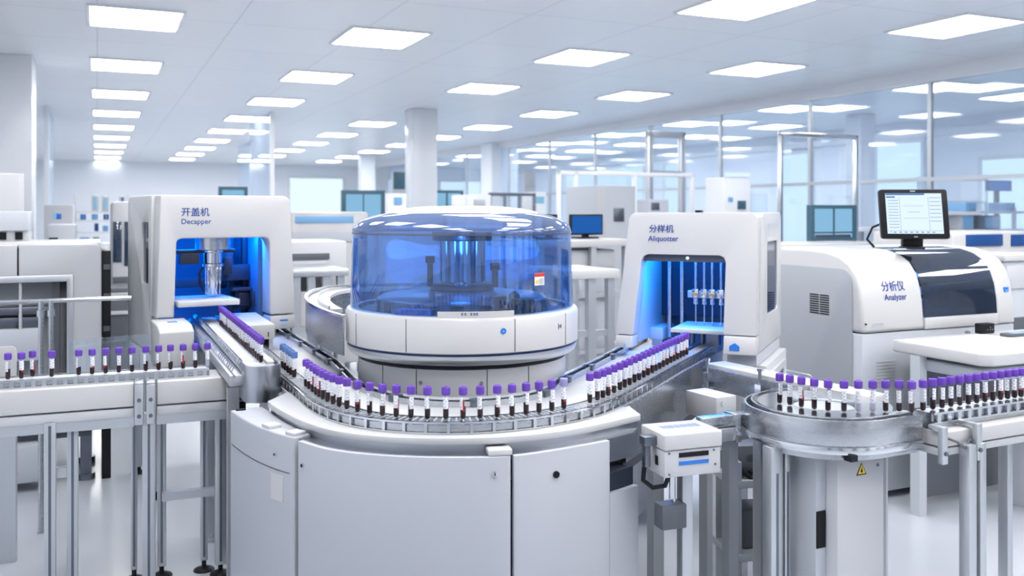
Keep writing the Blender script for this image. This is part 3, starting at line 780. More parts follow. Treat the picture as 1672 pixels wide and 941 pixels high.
# tubes over the turntable, then the straight row
rt_px = [(1273, 659), (1289.5, 662), (1308.5, 665.5), (1329.5, 669), (1352, 672), (1378, 673), (1401.5, 673), (1425, 673), (1446, 672.5), (1468, 672.5)]
for k, (px, py) in enumerate(rt_px):
    p = gp(px, py+.5, ZB)
    tube(p.x, p.y, ZB, 'purple-capped blood tube, %s from the left on the steel turntable' % ORD[k], 'purple-capped tubes on the turntable', 'cap', 'serum' if k in (6, 7) else None)
for k, px in enumerate((1488.5, 1507, 1523, 1538, 1552.5, 1567, 1581, 1594.5, 1608, 1621, 1633.5, 1645, 1656.5, 1667)):
    x = along(tA, rang, px); p = tA+rdir*x
    tube(p.x, p.y, ZB, 'purple-capped blood tube, %s from the turntable on the right conveyor' % ORD[k], 'purple-capped tubes on the right conveyor', 'cap')

# white link conveyor from the aliquotter down to the turntable
kA, kB = gp(1150, 589, .87), gp(1478, 657, .87)
kd = (kB-kA).normalized(); kang = math.atan2(kd.y, kd.x); kL = (kB-kA).length
lk = thing('link_conveyor', 'white link conveyor running from the aliquotter down behind the turntable', 'conveyor', (kA.x, kA.y, 0), kang)
mb = MB(); mb.box(.07, kL-.12, -.058, .058, .81, .874); mb.bevel(.005); part('belt_cover', mb, WHITE, lk)
mb = MB(); mb.box(.07, kL-.12, -.075, -.060, .765, .860); mb.bevel(.002); part('side_rail', mb, STEEL, lk)
mb = MB(); mb.box(.07, kL-.12, .060, .075, .765, .860); mb.bevel(.002); part('side_rail', mb, STEEL, lk)
for x in (.12, .44, .8):
    m = MB(); m.box(x-.02, x+.02, -.082, .082, .735, .775); m.bevel(.003); part('cross_bracket', m, ALU, lk)
    m = MB(); m.cyl((x, -.088, .70), (x, -.088, .895), .009, 12); m.cyl((x, -.088, .895), (x, -.088, .905), .014, 12); m.obox((x, -.088), 0, .034, .03, .80, .84); part('bracket_pin', m, CHROME, lk)
for x in (.34,):
    for y in (-.06, .06):
        m = MB(); m.box(x-.02, x+.02, y-.02, y+.02, 0, .74); part('leg', m, ALU, lk)

# low service frame with cables under the link conveyor
sv0 = at(1196, 3.5)
sv = thing('service_frame', 'low grey service frame holding dark valves and cables under the link conveyor', 'service frame', (sv0.x, sv0.y, 0), R(8))
sw = along(sv0, R(8), 1292)
for x in (.02, sw-.02):
    for y in (.02, .20): mb = MB(); mb.box(x-.018, x+.018, y-.018, y+.018, .03, .60); mb.cyl((x, y, 0), (x, y, .035), .035, 16); part('leg', mb, ALU, sv)
mb = MB(); mb.box(0, sw, 0, .22, .50, .53); mb.bevel(.003); part('shelf', mb, GREY, sv)
mb = MB(); mb.box(0, sw, 0, .22, .22, .25); mb.bevel(.003); part('shelf', mb, GREY, sv)
for k, (x, w_, h_) in enumerate(((.04, .10, .12), (.17, .07, .08), (.27, .11, .14), (.40, .06, .10))):
    if x+w_ < sw: mb = MB(); mb.box(x, x+w_, .05, .18, .53, .53+h_); mb.cyl((x+w_/2, .05, .53+h_*.6), (x+w_/2, .085, .53+h_*.6), .02, 14); mb.bevel(.004); part('valve', mb, BLACK if k % 2 else DGREY, sv)
for k in range(4):
    mb = MB(); mb.pipe([(.05+.03*k, .04, .56), (.12+.03*k, .00, .50+.02*k), (.24+.02*k, -.02, .46+.03*k), (.36+.02*k, .0, .52), (min(.44, sw-.03), .05, .58)], .009, 8); part('cable', mb, BLACK, sv)
mb = MB(); mb.box(.06, sw-.06, .05, .19, .25, .40); mb.bevel(.008); part('pump', mb, DGREY, sv)

# barcode reader box on its arm between the curved table and the turntable
bP = gp(1085, 711, .845)
bang = R(19)
bx = thing('scanner_box', 'white scanner box with a blue stripe between the curved table and the turntable', 'scanner', (bP.x, bP.y, 0), bang)
kW = along(bP, bang, 1178)
mb = MB(); mb.box(0, kW+.004, 0, .165, .792, .845); mb.bevel(.006, 3); part('lid', mb, WHITE, bx)
mb = MB(); mb.box(.004, kW, .006, .150, .705, .790); mb.bevel(.003); bd = part('body', mb, OFFWHITE, bx)
mb = MB(); mb.box(.055, kW-.045, .0035, .0065, .767, .782); part('display', mb, BLACK, bx)
mb = MB(); mb.box(.055, kW-.045, .0035, .0065, .742, .754); part('blue_stripe', mb, BLUE, bx)
mb = MB()
random.seed(3)
x = .038
while x < kW-.03:
    w = random.choice((.004, .007, .010)); mb.box(x, min(x+w, kW-.03), .075, .115, .845, .8455); x += w+random.choice((.003, .004))
part('top_print', mb, INK, bx)
mb = MB()
for (x, z) in ((.02, .783), (kW-.025, .782), (kW-.02, .735), (.02, .715)): mb.cyl((x, .0075, z), (x, .003, z), .0035, 10)
part('screw', mb, DSTEEL, bx)
mb = MB(); mb.box(.003, .0055, .05, .07, .735, .765); part('side_socket', mb, BLACK, bx)
mb = MB(); mb.box(-.045, .003, .05, .09, .80, .83); mb.box(-.04, -.02, .055, .08, .73, .80); mb.bevel(.003); part('mounting_bracket', mb, DSTEEL, bx)
mb = MB(); mb.cyl((.06, .06, .62), (.06, .06, .705), .010, 14); mb.cyl((.075, .075, .60), (.075, .075, .705), .007, 14); part('piston', mb, CHROME, bx)
mb = MB(); mb.pipe([(-.02, .1, .72), (-.03, .09, .68), (.0, .08, .655), (.04, .07, .66), (.05, .06, .70)], .008, 10); part('cable', mb, BLACK, bx)
mb = MB(); mb.box(.11, .15, .08, .12, .03, .705); mb.bevel(.003); part('post', mb, ALU, bx)
mb = MB(); mb.cyl((.13, .10, 0), (.13, .10, .03), .05, 20); part('foot', mb, BLACK, bx)
mb = MB(); mb.box(.02, .11, .05, .11, .52, .60); mb.bevel(.004); part('valve_block', mb, DGREY, bx)
# steel arm from the box to the turntable
a0, a1 = gp(1150, 682, .85), gp(1224, 673.5, .85)
ad = a1-a0; arm = thing('steel_arm', 'brushed steel rail joining the scanner box to the turntable', 'rail', (a0.x, a0.y, 0), math.atan2(ad.y, ad.x))
aL = ad.length
mb = MB(); mb.box(-.02, aL, -.022, .022, .815, .852); mb.bevel(.003); part('upper_rail', mb, STEEL, arm)
mb = MB(); mb.box(-.0, aL, -.030, .0, .765, .811); mb.bevel(.003); part('lower_rail', mb, ALU, arm)
for x in (aL*.6,):
    m = MB(); m.box(x-.012, x+.012, -.038, .03, .76, .858); m.bevel(.002); m.cyl((x, -.046, .79), (x, -.036, .79), .007, 12); part('clamp', m, CHROME, arm)
    m = MB(); m.box(x-.02, x+.02, -.01, .03, 0, .765); part('post', m, ALU, arm)
# small junction cabinet under the link conveyor
jP = gp(1170, 650, .80)
jc = thing('junction_cabinet', 'small white junction cabinet on a post behind the scanner box', 'cabinet', (jP.x, jP.y, 0), kang)
mb = MB(); mb.box(-.19, .0, 0, .11, .70, .80); mb.bevel(.005); part('body', mb, OFFWHITE, jc)
mb = MB(); mb.cyl((.0, .03, .775), (.006, .03, .775), .008, 12); part('knob', mb, CHROME, jc)
mb = MB(); mb.box(-.14, -.09, .03, .08, 0, .70); part('post', mb, GREY, jc)
# ------------------------------------------------------------------ decapper
DA = R(32); dP = at(262, 4.80)
dec = thing('decapper', 'white decapper machine with blue-lit opening standing over the feed conveyor at the left', 'decapper', (dP.x, dP.y, 0), DA)
dW = along(dP, DA, 474); ox0, ox1 = along(dP, DA, 291), along(dP, DA, 440)
zT, zO = 1.645, 1.415
def taper(c):                                     # the housing widens a little towards its foot
    k = (c.z-zT)*.035
    return (c.x + (k if c.x < dW/2 else -k) * (1 if abs(c.x-dW/2) > .25 else 0), c.y + (c.z-zT)*.02*(1 if c.y < .05 else 0), c.z)
mb = MB()
r = .045
outl = [(0, 1.00), (ox0, 1.00)] + [(ox0, zO-.02), (ox0+.006, zO-.006), (ox0+.02, zO)] + [(ox1-.03, zO), (ox1-.009, zO-.009), (ox1, zO-.03)] + [(ox1, .985), (dW, .985)]
outl += [(dW-r+r*math.cos(a), zT-r+r*math.sin(a)) for a in [PI/2*i/6 for i in range(7)]] + [(0, zT)]
mb.prism(outl, 'y', 0, .14); mb.map(taper); mb.bevel(.008, 3, 50)
part('front_frame', mb, WHITE, dec)
mb = MB(); mb.box(ox1+.003, dW-.002, .0, .13, .903, .978); mb.map(taper); mb.bevel(.006); fb = part('foot_block', mb, WHITE, dec)
mb = MB(); mb.box(ox1+.055, ox1+.10, -.014, -.010, .935, .955); part('blue_mark', mb, BLUE, fb)
mb = MB(); mb.box(ox1+.06, ox1+.095, -.0145, -.0115, .91, .925); part('blue_mark', mb, LBLUE, fb)
# side panel with a tall narrow window, rounded rear shell
mb = MB(); y0, y1 = .145, .86
mb.plate(rrect(y0, y1, .80, zT, (0, .0, .06, .0)), [rrect(.23, .42, 1.16, 1.50, .02)], 'x', -.018, .02); mb.bevel(.006, 2, 60); sp = part('side_panel', mb, WHITE, dec)
mb = MB(); mb.box(-.006, .004, .22, .43, 1.15, 1.51); part('side_window', mb, SMOKE, sp)
mb = MB(); mb.box(dW-.03, dW, y0, y1, .905, zT-.03); mb.bevel(.01); part('side_panel', mb, WHITE, dec)
mb = MB(); mb.box(-.015, dW-.015, .145, y1, zT-.04, zT); mb.bevel(.012, 3); part('roof', mb, WHITE, dec)
mb = MB(); mb.box(.02, dW-.03, y1-.02, y1, .80, zT-.04); part('back_panel', mb, HOUSING_IN, dec)
mb = MB(); mb.box(-.018, dW, .16, y1, .47, .79); mb.bevel(.008); part('base_cabinet', mb, OFFWHITE, dec)
for x, y in ((.03, .22), (.03, y1-.08), (dW-.08, .22), (dW-.08, y1-.08)):
    mb = MB(); mb.box(x-.022, x+.022, y-.022, y+.022, .04, .47); lg = part('leg', mb, ALU, dec)
    mb = MB(); mb.lathe([(.0001, .02), (.02, .018), (.045, .006), (.048, 0), (.0001, 0)], x, y, 20); mb.cyl((x, y, .01), (x, y, .05), .012, 10); part('foot', mb, BLACK, lg)
mb = MB(); mb.box(-.019, -.0175, .20, y1-.05, .52, .525); mb.box(-.019, -.0175, .48, .485, .48, .78); part('panel_seam', mb, SEAM, dec)
# pedestal block at the front left
mb = MB(); mb.prism([(-.25, .78), (-.03, .78), (-.03, 1.0), (-.20, .985), (-.25, .955)], 'x', -.055, ox0-.005+.03); mb.bevel(.008, 3); pb = part('pedestal_block', mb, WHITE, dec)
mb = MB(); mb.box(.01, .055, -.14, -.09, .985, .9935); part('keypad', mb, INK, pb)
mb = MB(); mb.box(-.05, ox0+.02, -.24, -.03, .55, .775); mb.bevel(.006); part('base_column', mb, OFFWHITE, dec)
mb = MB(); mb.box(.02, .05, -.0055, -.002, 1.05, 1.053); part('slot_mark', mb, SEAM, dec)
# inside: bulkheads, work plate, spindle with gripper
mb = MB(); mb.box(ox0-.06, ox0-.05, .15, .8, 1.0, zT-.05); part('inner_panel', mb, HOUSING_IN, dec)
for x in (ox1-.13, ox1-.05):
    mb = MB(); mb.box(x, x+.03, .35, .40, .95, zT-.06); mb.bevel(.004); part('inner_post', mb, DIN, dec)
mb = MB(); mb.box(ox1-.02, ox1+.04, .15, .75, .92, zT-.05); part('inner_panel', mb, HOUSING_IN, dec)
px = ox0-.03
mb = MB(); mb.box(px+.02, px+.34, -.05, .30, 1.055, 1.085); mb.bevel(.004); part('work_plate', mb, WHITE, dec)
cx, cy = along(dP, DA, 349), .14
cx += .03
mb = MB(); mb.lathe([(.0001, zO+.10), (.095, zO+.10), (.095, 1.35), (.085, 1.345), (.0001, 1.345)], cx, cy, 32); sp1 = part('spindle_motor', mb, STEEL, dec)
mb = MB(); mb.box(cx-.20, cx+.12, cy-.02, cy+.05, 1.33, 1.35); mb.box(cx-.18, cx-.08, cy-.03, cy+.03, 1.27, 1.33); mb.bevel(.004); part('bridge', mb, DIN, dec)
mb = MB(); mb.lathe([(.0001, 1.345), (.062, 1.345), (.062, 1.335), (.05, 1.33), (.05, 1.275), (.058, 1.270), (.058, 1.255), (.030, 1.25), (.030, 1.14), (.022, 1.13), (.022, 1.10), (.0001, 1.10)], cx, cy, 28); sd = part('spindle', mb, CHROME, dec)
for a in range(5):
    t = 2*PI*a/5; x, y = cx+.038*math.cos(t), cy+.038*math.sin(t)
    m = MB(); m.box(x-.006, x+.006, y-.006, y+.006, 1.16, 1.255); m.cyl((x, y, 1.10), (x, y, 1.16), .005, 8); m.bevel(.0015); part('gripper_finger', m, CHROME, sd)
m = MB(); m.pipe([(cx-.05, cy, 1.26), (cx-.075, cy-.01, 1.22), (cx-.07, cy-.01, 1.15), (cx-.05, cy, 1.12)], .007, 8); part('hose', m, BLACK, dec)
m = MB(); m.box(cx+.10, cx+.28, .30, .36, 1.16, 1.25); m.box(cx+.14, cx+.34, .26, .40, 1.10, 1.12); m.box(cx+.24, cx+.30, .2, .26, 1.02, 1.10); m.bevel(.004); part('actuator', m, DIN, dec)
for z0, z1 in ((1.12, 1.17), (1.03, 1.05)): m = MB(); m.box(ox0-.04, ox1, .42, .46, z0, z1); m.bevel(.003); part('cross_rail', m, DIN, dec)
for x0, x1, y_, z0, z1 in ((ox1-.17, ox1-.06, .50, 1.10, 1.34), (ox0-.02, ox0+.07, .50, 1.17, 1.30), (cx+.07, cx+.13, .22, 1.20, 1.33), (ox1-.10, ox1-.02, .30, .99, 1.12)):
    m = MB(); m.box(x0, x1, y_, y_+.08, z0, z1); m.box(x0+.01, x1-.01, y_-.02, y_, z0+.02, z1-.03); m.bevel(.004); part('drive_block', m, DIN, dec)
m = MB(); m.box(ox0+.01, ox1-.02, .15, .17, zO+.05, zO+.065); part('led_strip', m, LEDB, dec)
t = lettering('开盖机', .145, .002, .012); t.map(lambda c: (c.x+along(dP, DA, 296), c.y-.0015, c.z+zat(352, 4.85))); part('lettering', t, NAVY, dec, label='blue Chinese lettering on the white front')
t = lettering('Decapper', .155, .002, .012); t.map(lambda c: (c.x+along(dP, DA, 296), c.y-.0015, c.z+zat(366, 4.85))); part('lettering', t, NAVY, dec, label='blue Latin lettering on the white front')
# cover block over the lane beside the feed tubes
q = fn+U1*.98+U2*.125
cb = thing('lane_cover', 'blue-lit white cover block over the lanes just inside the decapper opening', 'cover', (q.x, q.y, 0), fang)
mb = MB(); mb.box(-.055, .095, 0, .60, .918, .992); mb.bevel(.004, 2); part('body', mb, WHITE, cb)
mb = MB(); mb.box(.06, .066, -.001, .001, .93, .955); part('slot_mark', mb, SEAM, cb)
mb = MB(); mb.box(-.066, .094, .02, .58, .80, .906) if False else mb.box(.070, .09, .02, .58, .862, .918); part('skirt', mb, ALU, cb)

# ------------------------------------------------------------------ aliquotter
AA = R(-24.6); aP = at(1003, 4.45)
ali = thing('aliquotter', 'white aliquotter machine with row of pipettes in its blue-lit opening', 'aliquotter', (aP.x, aP.y, 0), AA)
aW = along(aP, AA, 1234); bx0, bx1 = along(aP, AA, 1031), along(aP, AA, 1180)
aT, aB, aO = 1.553, .905, 1.352
LEAN = .11
def lean(c):
    f = (c.z-aB)/(aT-aB)
    x = c.x + (.045*f if c.x < .12 else (.018*f if c.x < .3 else 0)) - (.012*f if c.x > aW-.03 else 0)
    return (x, c.y + LEAN*f*(1 if c.y < .16 else (0.0)), c.z)
r = .035
fr = MB()
outl = [(0, aB+.06), (bx0, aB+.06), (bx0, aO-.03), (bx0+.009, aO-.009), (bx0+.03, aO), (bx1-.03, aO), (bx1-.009, aO-.009), (bx1, aO-.03), (bx1, aB+.085), (aW, aB+.085)]
outl += [(aW-r+r*math.cos(a), aT-r+r*math.sin(a)) for a in [PI/2*i/6 for i in range(7)]] + [(r-r*math.sin(a), aT-r+r*math.cos(a)) for a in [PI/2*i/6 for i in range(7)]]
fr.prism(outl, 'y', 0, .10); fr.map(lean); fr.bevel(.010, 3, 50); part('front_frame', fr, WHITE, ali)
fr = MB(); fr.box(0, bx0, 0, .1, aB-.003, aB+.056); fr.map(lean); fr.bevel(.008); ft = part('foot_block', fr, WHITE, ali)
mb = MB(); mb.prism([(.045, .90), (.06, .90), (.0525, .925)], 'y', -.004, .0); part('blue_mark', mb, LBLUE, ft)
fr = MB(); fr.box(bx1, aW, 0, .1, aB-.005, aB+.081); fr.map(lean); fr.bevel(.008); ft = part('foot_block', fr, WHITE, ali)
mb = MB(); mb.prism([(bx1+.03, .92), (bx1+.075, .92), (bx1+.075, .94), (bx1+.055, .955), (bx1+.03, .94)], 'y', -.002, .004); part('blue_mark', mb, BLUE, ft)
# body shell: right side with dark window
yb = .74
mb = MB()
mb.plate([(.075, aB), (yb, aB), (yb, aT-.02), (yb-.02, aT), (.20, aT), (.16, aT-.02)], [rrect(.30, .62, 1.06, 1.41, .025)], 'x', aW-.035, aW+.004); mb.bevel(.006, 2, 60)
sp = part('side_panel', mb, WHITE, ali)
mb = MB(); mb.box(aW-.014, aW-.004, .29, .63, 1.05, 1.42); part('side_window', mb, SMOKE, sp)
mb = MB(); mb.box(aW+.0042, aW+.005, .33, .43, 1.455, 1.50); mb.box(aW+.0042, aW+.005, .34, .40, 1.435, 1.445); part('side_print', mb, LGREY, sp)
mb = MB(); mb.box(.04, .07, .2, yb, .905, aT-.03); mb.bevel(.008); part('side_panel', mb, WHITE, ali)
mb = MB(); mb.box(.045, aW, .19, yb, aT-.035, aT); mb.bevel(.012, 3); part('roof', mb, WHITE, ali)
mb = MB(); mb.box(.30, .33, .4, .45, aT, aT+.012); part('roof_sensor', mb, BLACK, ali)
mb = MB(); mb.box(.05, aW-.03, yb-.02, yb, .81, aT-.03); part('back_panel', mb, HOUSING_IN, ali)
mb = MB(); mb.box(bx1+.01, aW-.005, .05, yb, aB-.06, aB-.008); part('plinth', mb, LGREY, ali)
mb = MB(); mb.box(bx1+.0, aW+.03, .12, yb, .03, aB-.065); mb.bevel(.006); bc = part('base_cabinet', mb, OFFWHITE, ali)
mb = MB(); mb.plate(rrect(.20, .66, .55, .80, .01), [rrect(.27, .58, .59, .765, .01)], 'x', aW+.028, aW+.042); mb.bevel(.003, 2, 60); part('door', mb, WHITE, bc)
mb = MB(); mb.box(aW+.030, aW+.034, .26, .59, .58, .775); part('door_window', mb, SMOKE, bc)
mb = MB(); mb.box(.0, .06, .15, .6, .03, .80); part('base_cabinet', mb, LGREY, ali)
# inside: dark cavity, pipette bank, plate
mb = MB(); mb.box(bx0-.05, bx0-.035, .2, yb, aB, aO+.05); part('inner_panel', mb, HOUSING_IN, ali)
for x in (bx0+.065, bx0+.13):
    mb = MB(); mb.box(x, x+.018, .42, .45, aB, aO+.05); mb.bevel(.003); part('inner_post', mb, STEEL, ali)
mb = MB(); mb.box(bx0-.03, bx1+.04, .60, .62, 1.0, aO+.06); part('inner_panel', mb, DIN, ali)
mb = MB(); mb.box(bx0, bx1, .10, .20, aO-.035, aO+.02); mb.bevel(.004); hd = part('header_bar', mb, DGREY, ali)
mb = MB(); mb.cyl(((bx0+bx1)/2+.03, .096, aO-.017), ((bx0+bx1)/2+.03, .101, aO-.017), .008, 14); part('lamp', mb, SCREEN, hd)
pip = [along(aP, AA, p)+.035 for p in (1103, 1117.5, 1131, 1146, 1159, 1172)]
mb = MB(); mb.box(pip[0]-.03, pip[-1]+.03, .30, .36, aO-.03, aO+.03); part('pipette_carriage', mb, DSTEEL, ali)
for k, x in enumerate(pip):
    y = .26
    m = MB(); m.cyl((x, y, 1.16), (x, y, aO+.04), .007, 12); o = part('pipette', m, STEEL, ali)
    m = MB(); m.box(x-.016, x+.016, y-.018, y+.018, 1.135, 1.175); m.cyl((x, y-.0, 1.10), (x, y, 1.135), .012, 12); m.bevel(.002); part('pipette_head', m, CHROME, o)
    if k in (0, 2, 4): m = MB(); m.cyl((x, y-.019, 1.15), (x, y-.023, 1.15), .008, 10); part('brass_fitting', m, MATS.get('brass') or mat('brass', (.75, .42, .16), .3, metal=1), o)
    if k < 5: m = MB(); m.cyl((x, y, 1.005 if k != 1 else .995), (x, y, 1.10), .0035, 8); m.cyl((x, y, .998), (x, y, 1.008), .006, 8); part('pipette_tip', m, CHROME, o)
mb = MB(); mb.box(pip[0]-.045, pip[-1]+.0, .275, .30, 1.13, 1.165); mb.bevel(.003); part('head_rail', mb, ALU, ali)
q0, q1 = along(aP, AA, 1079)+.02, along(aP, AA, 1172)
mb = MB(); mb.box(q0, q1+.02, .10, .42, .975, .995); mb.bevel(.004); part('work_plate', mb, WHITE, ali)
for x in (q0+.06, q0+.11, q1-.06, q1-.02): 
    m = MB(); m.cyl((x, .3, .90), (x, .3, .975), .012, 12); part('standoff', m, DSTEEL, ali)
m = MB(); m.box(bx0+.01, bx1-.01, .225, .24, aO+.02, aO+.033); part('led_strip', m, LEDB, ali)
t = lettering('分样机', .122, .002, .012); ly = LEAN*(zat(378, 4.4)-aB)/(aT-aB)
def face(px, py):
    def fn_(c):
        z = c.z+zat(py, 4.4); return (c.x+along(aP, AA, px)+.03, c.y+LEAN*(z-aB)/(aT-aB)-.002, z)
    return fn_
t.map(face(1041, 379)); part('lettering', t, NAVY, ali, label='blue Chinese lettering on the white front')
t = lettering('Aliquotter', .150, .002, .012); t.map(face(1040, 394)); part('lettering', t, NAVY, ali, label='blue Latin lettering on the white front')
# lane covers inside the opening
for px, py, w, nm in ((1071, 553, .075, 'left'), (1163, 564, .06, 'right')):
    p = gp(px, py, .90)
    o = thing('lane_cover', 'blue-lit white cover block on the %s of the tube row in the aliquotter opening' % nm, 'cover', (p.x, p.y, 0), AA)
    mb = MB(); mb.box(-w/2, w/2, 0, .22, .895, .955); mb.bevel(.004); part('body', mb, WHITE, o)
    mb = MB(); mb.box(-w/2+.01, w/2-.01, .02, .20, .862, .895); part('bracket', mb, ALU, o)

# ------------------------------------------------------------------ centrifuge
cC = at(755, 3.93)
cen = thing('centrifuge', 'round white centrifuge under a blue-tinted transparent dome in the middle', 'centrifuge', (cC.x, cC.y, 0), 0)
a0 = -PI/2
def cl(prof, **k): return MB().lathe(prof, 0, 0, 96, **k)
part('base_drum', cl([(.0001, .04), (.435, .04), (.440, .06), (.440, .955), (.0001, .955)]), OFFWHITE, cen)
mb = MB()
for deg in (-132, -110.5, -74.5, -51): mb.obox((.4402*math.cos(R(deg)), .4402*math.sin(R(deg))), R(deg), .0016, .003, .06, .955)
part('panel_seam', mb, SEAM, cen)
mb = MB()
for deg in (-108, -77.5): 
    c, s_ = math.cos(R(deg)), math.sin(R(deg)); mb.cyl((.437*c, .437*s_, .905), (.445*c, .445*s_, .905), .007, 14)
part('lock', mb, CHROME, cen)
part('plinth', cl([(.0001, 0), (.42, 0), (.42, .04), (.0001, .04)]), DGREY, cen)
part('collar', cl([(.430, .975), (.466, .975), (.480, .985), (.486, 1.000), (.486, 1.012), (.43, 1.012)], close=True), ALU, cen)
part('blue_gap', cl([(.44, 1.012), (.480, 1.012), (.480, 1.020), (.44, 1.020)], close=True), mat('blue_gasket', (.006, .03, .16), .4), cen)
# white band with three lidded sections
band = cl([(.30, 1.02), (.486, 1.02), (.492, 1.024), (.493, 1.145), (.485, 1.158), (.468, 1.162), (.44, 1.162), (.44, 1.06), (.30, 1.06)], close=True)
bd = part('white_band', band, WHITE, cen)
mb = MB()
for deg in (-112.5, -63, -146, -30): mb.obox((.4925*math.cos(R(deg)), .4925*math.sin(R(deg))), R(deg), .002, .0028, 1.026, 1.15)
part('band_seam', mb, SEAM, bd)
def on_band(px, py):
    k = (px-CX)/F; best = None
    for i in range(-1700, -100):
        a = R(i*.1); x, y = cC.x+.4932*math.cos(a), cC.y+.4932*math.sin(a)
        e = abs(x/y-k)
        if best is None or e < best[0]: best = (e, a, y)
    return best[1], zat(py, best[2])
def badge(a, z, r, dep, m, nm, par, seg=24):
    c, s_ = math.cos(a), math.sin(a); mb = MB(); mb.cyl((.490*c, .490*s_, z), ((.493+dep)*c, (.493+dep)*s_, z), r, seg); return part(nm, mb, m, par)
a, z = on_band(822, 541); badge(a, z, .0115, .0015, BLUE, 'round_badge', bd); badge(a, z, .0035, .0022, LBLUE, 'badge_dot', bd)
a, z = on_band(914, 533)
mb = MB()
for du, dz, w, h in ((-.008, 0, .005, .022), (.002, .004, .008, .006), (.002, -.005, .008, .008), (.010, 0, .003, .018)):
    b = a+du/.493; mb.obox((.4935*math.cos(b), .4935*math.sin(b)), b, .0012, w, z-h/2, z+h/2)
part('printed_mark', mb, INK, bd)
# front deck plates that show under the dome's lip
mb = MB().lathe([(.4765, 1.150), (.4855, 1.150), (.4855, 1.182), (.4765, 1.182)], 0, 0, 20, R(-98), R(-63), close=True); pl = part('deck_plate', mb, WHITE, cen)
mb = MB()
for k, dg in enumerate((-87, -85.6, -83, -81.6, -80.4)): mb.obox((.486*math.cos(R(dg)), .486*math.sin(R(dg))), R(dg), .0012, .008, 1.168, 1.178)
part('deck_print', mb, INK, pl)
mb = MB().lathe([(.40, 1.14), (.455, 1.14), (.455, 1.182), (.40, 1.182)], 0, 0, 14, R(-122), R(-102), close=True); part('blue_tray', mb, BLUE, cen)
mb = MB(); q = (.40*math.cos(R(-51)), .40*math.sin(R(-51))); mb.lathe([(.0001, 1.14), (.050, 1.14), (.052, 1.15), (.052, 1.205), (.046, 1.214), (.0001, 1.216)], q[0], q[1], 28); dm = part('black_drum', mb, BLACK, cen)
mb = MB(); mb.lathe([(.0001, 1.216), (.022, 1.216), (.020, 1.235), (.006, 1.245), (.0001, 1.246)], q[0]-.03, q[1], 16); part('drum_knob', mb, DSTEEL, dm)
mb = MB(); mb.box(q[0]-.11, q[0]-.06, q[1]-.02, q[1]+.04, 1.13, 1.225); mb.bevel(.004); part('latch_tower', mb, DIN, dm)
# rotor bowl, deck and column
part('bowl', cl([(.30, 1.05), (.44, 1.05), (.44, 1.145), (.425, 1.150), (.36, 1.12), (.30, 1.115)], close=True), DSTEEL, cen)
part('rotor', cl([(.0001, 1.10), (.345, 1.10), (.360, 1.12), (.360, 1.195), (.345, 1.205), (.15, 1.225), (.0001, 1.225)]), mat('rotor_metal', (.30, .36, .46), .28, metal=.8), cen)
mb = MB()
for k in range(20):
    a = 2*PI*k/20; mb.obox((.3605*math.cos(a), .3605*math.sin(a)), a, .004, .05, 1.125, 1.19)
part('rotor_buckets', mb, DSTEEL, cen)
part('rotor_flange', cl([(.0001, 1.222), (.130, 1.222), (.136, 1.228), (.136, 1.245), (.125, 1.252), (.10, 1.262), (.0001, 1.262)]), DSTEEL, cen)
mb = MB(); mb.lathe([(.0001, 1.25), (.072, 1.25), (.072, 1.455), (.0001, 1.455)], 0, 0, 40)
col_ = part('column', mb, CHROME, cen)
for k in range(9):
    a = 2*PI*k/9+.15; m = MB(); m.cyl((.078*math.cos(a), .078*math.sin(a), 1.25), (.078*math.cos(a), .078*math.sin(a), 1.45), .021, 16); part('column_rod', m, CHROME, col_)
part('column_head', cl([(.0001, 1.435), (.125, 1.435), (.130, 1.44), (.130, 1.47), (.0001, 1.47)]), DSTEEL, cen)
mb = MB(); mb.cyl((.0, -.131, 1.455), (0, -.127, 1.455), .009, 14); part('column_lamp', mb, SCREEN, col_)
for sx, h in ((-.135, .10), (.14, .07)):
    m = MB(); m.box(sx-.012, sx+.012, -.04, -.015, 1.24, 1.24+h); m.box(sx-.02, sx+.02, -.045, -.010, 1.24+h, 1.27+h); m.bevel(.003); part('sensor_post', m, DIN, cen)
# the dome: cylinder wall, rounded shoulder, white cap
dome = part('dome_wall', cl([(.470, 1.158), (.474, 1.165), (.463, 1.475), (.457, 1.475), (.468, 1.166)]), DOME, cen, label='blue-tinted transparent dome wall')
part('dome_shoulder', cl([(.464, 1.470), (.4645, 1.482), (.455, 1.503), (.43, 1.522), (.385, 1.540), (.315, 1.553)]), DOMETOP, cen, label='smoky blue rounded dome shoulder')
part('dome_rim', cl([(.4635, 1.466), (.4665, 1.466), (.4665, 1.4715), (.4635, 1.4715)], close=True), DSTEEL, cen)
part('dome_cap', cl([(.318, 1.546), (.322, 1.552), (.315, 1.559), (.25, 1.572), (.16, 1.581), (.0001, 1.584), (.0001, 1.575), (.25, 1.560)]), WHITE, cen, label='white domed cap')
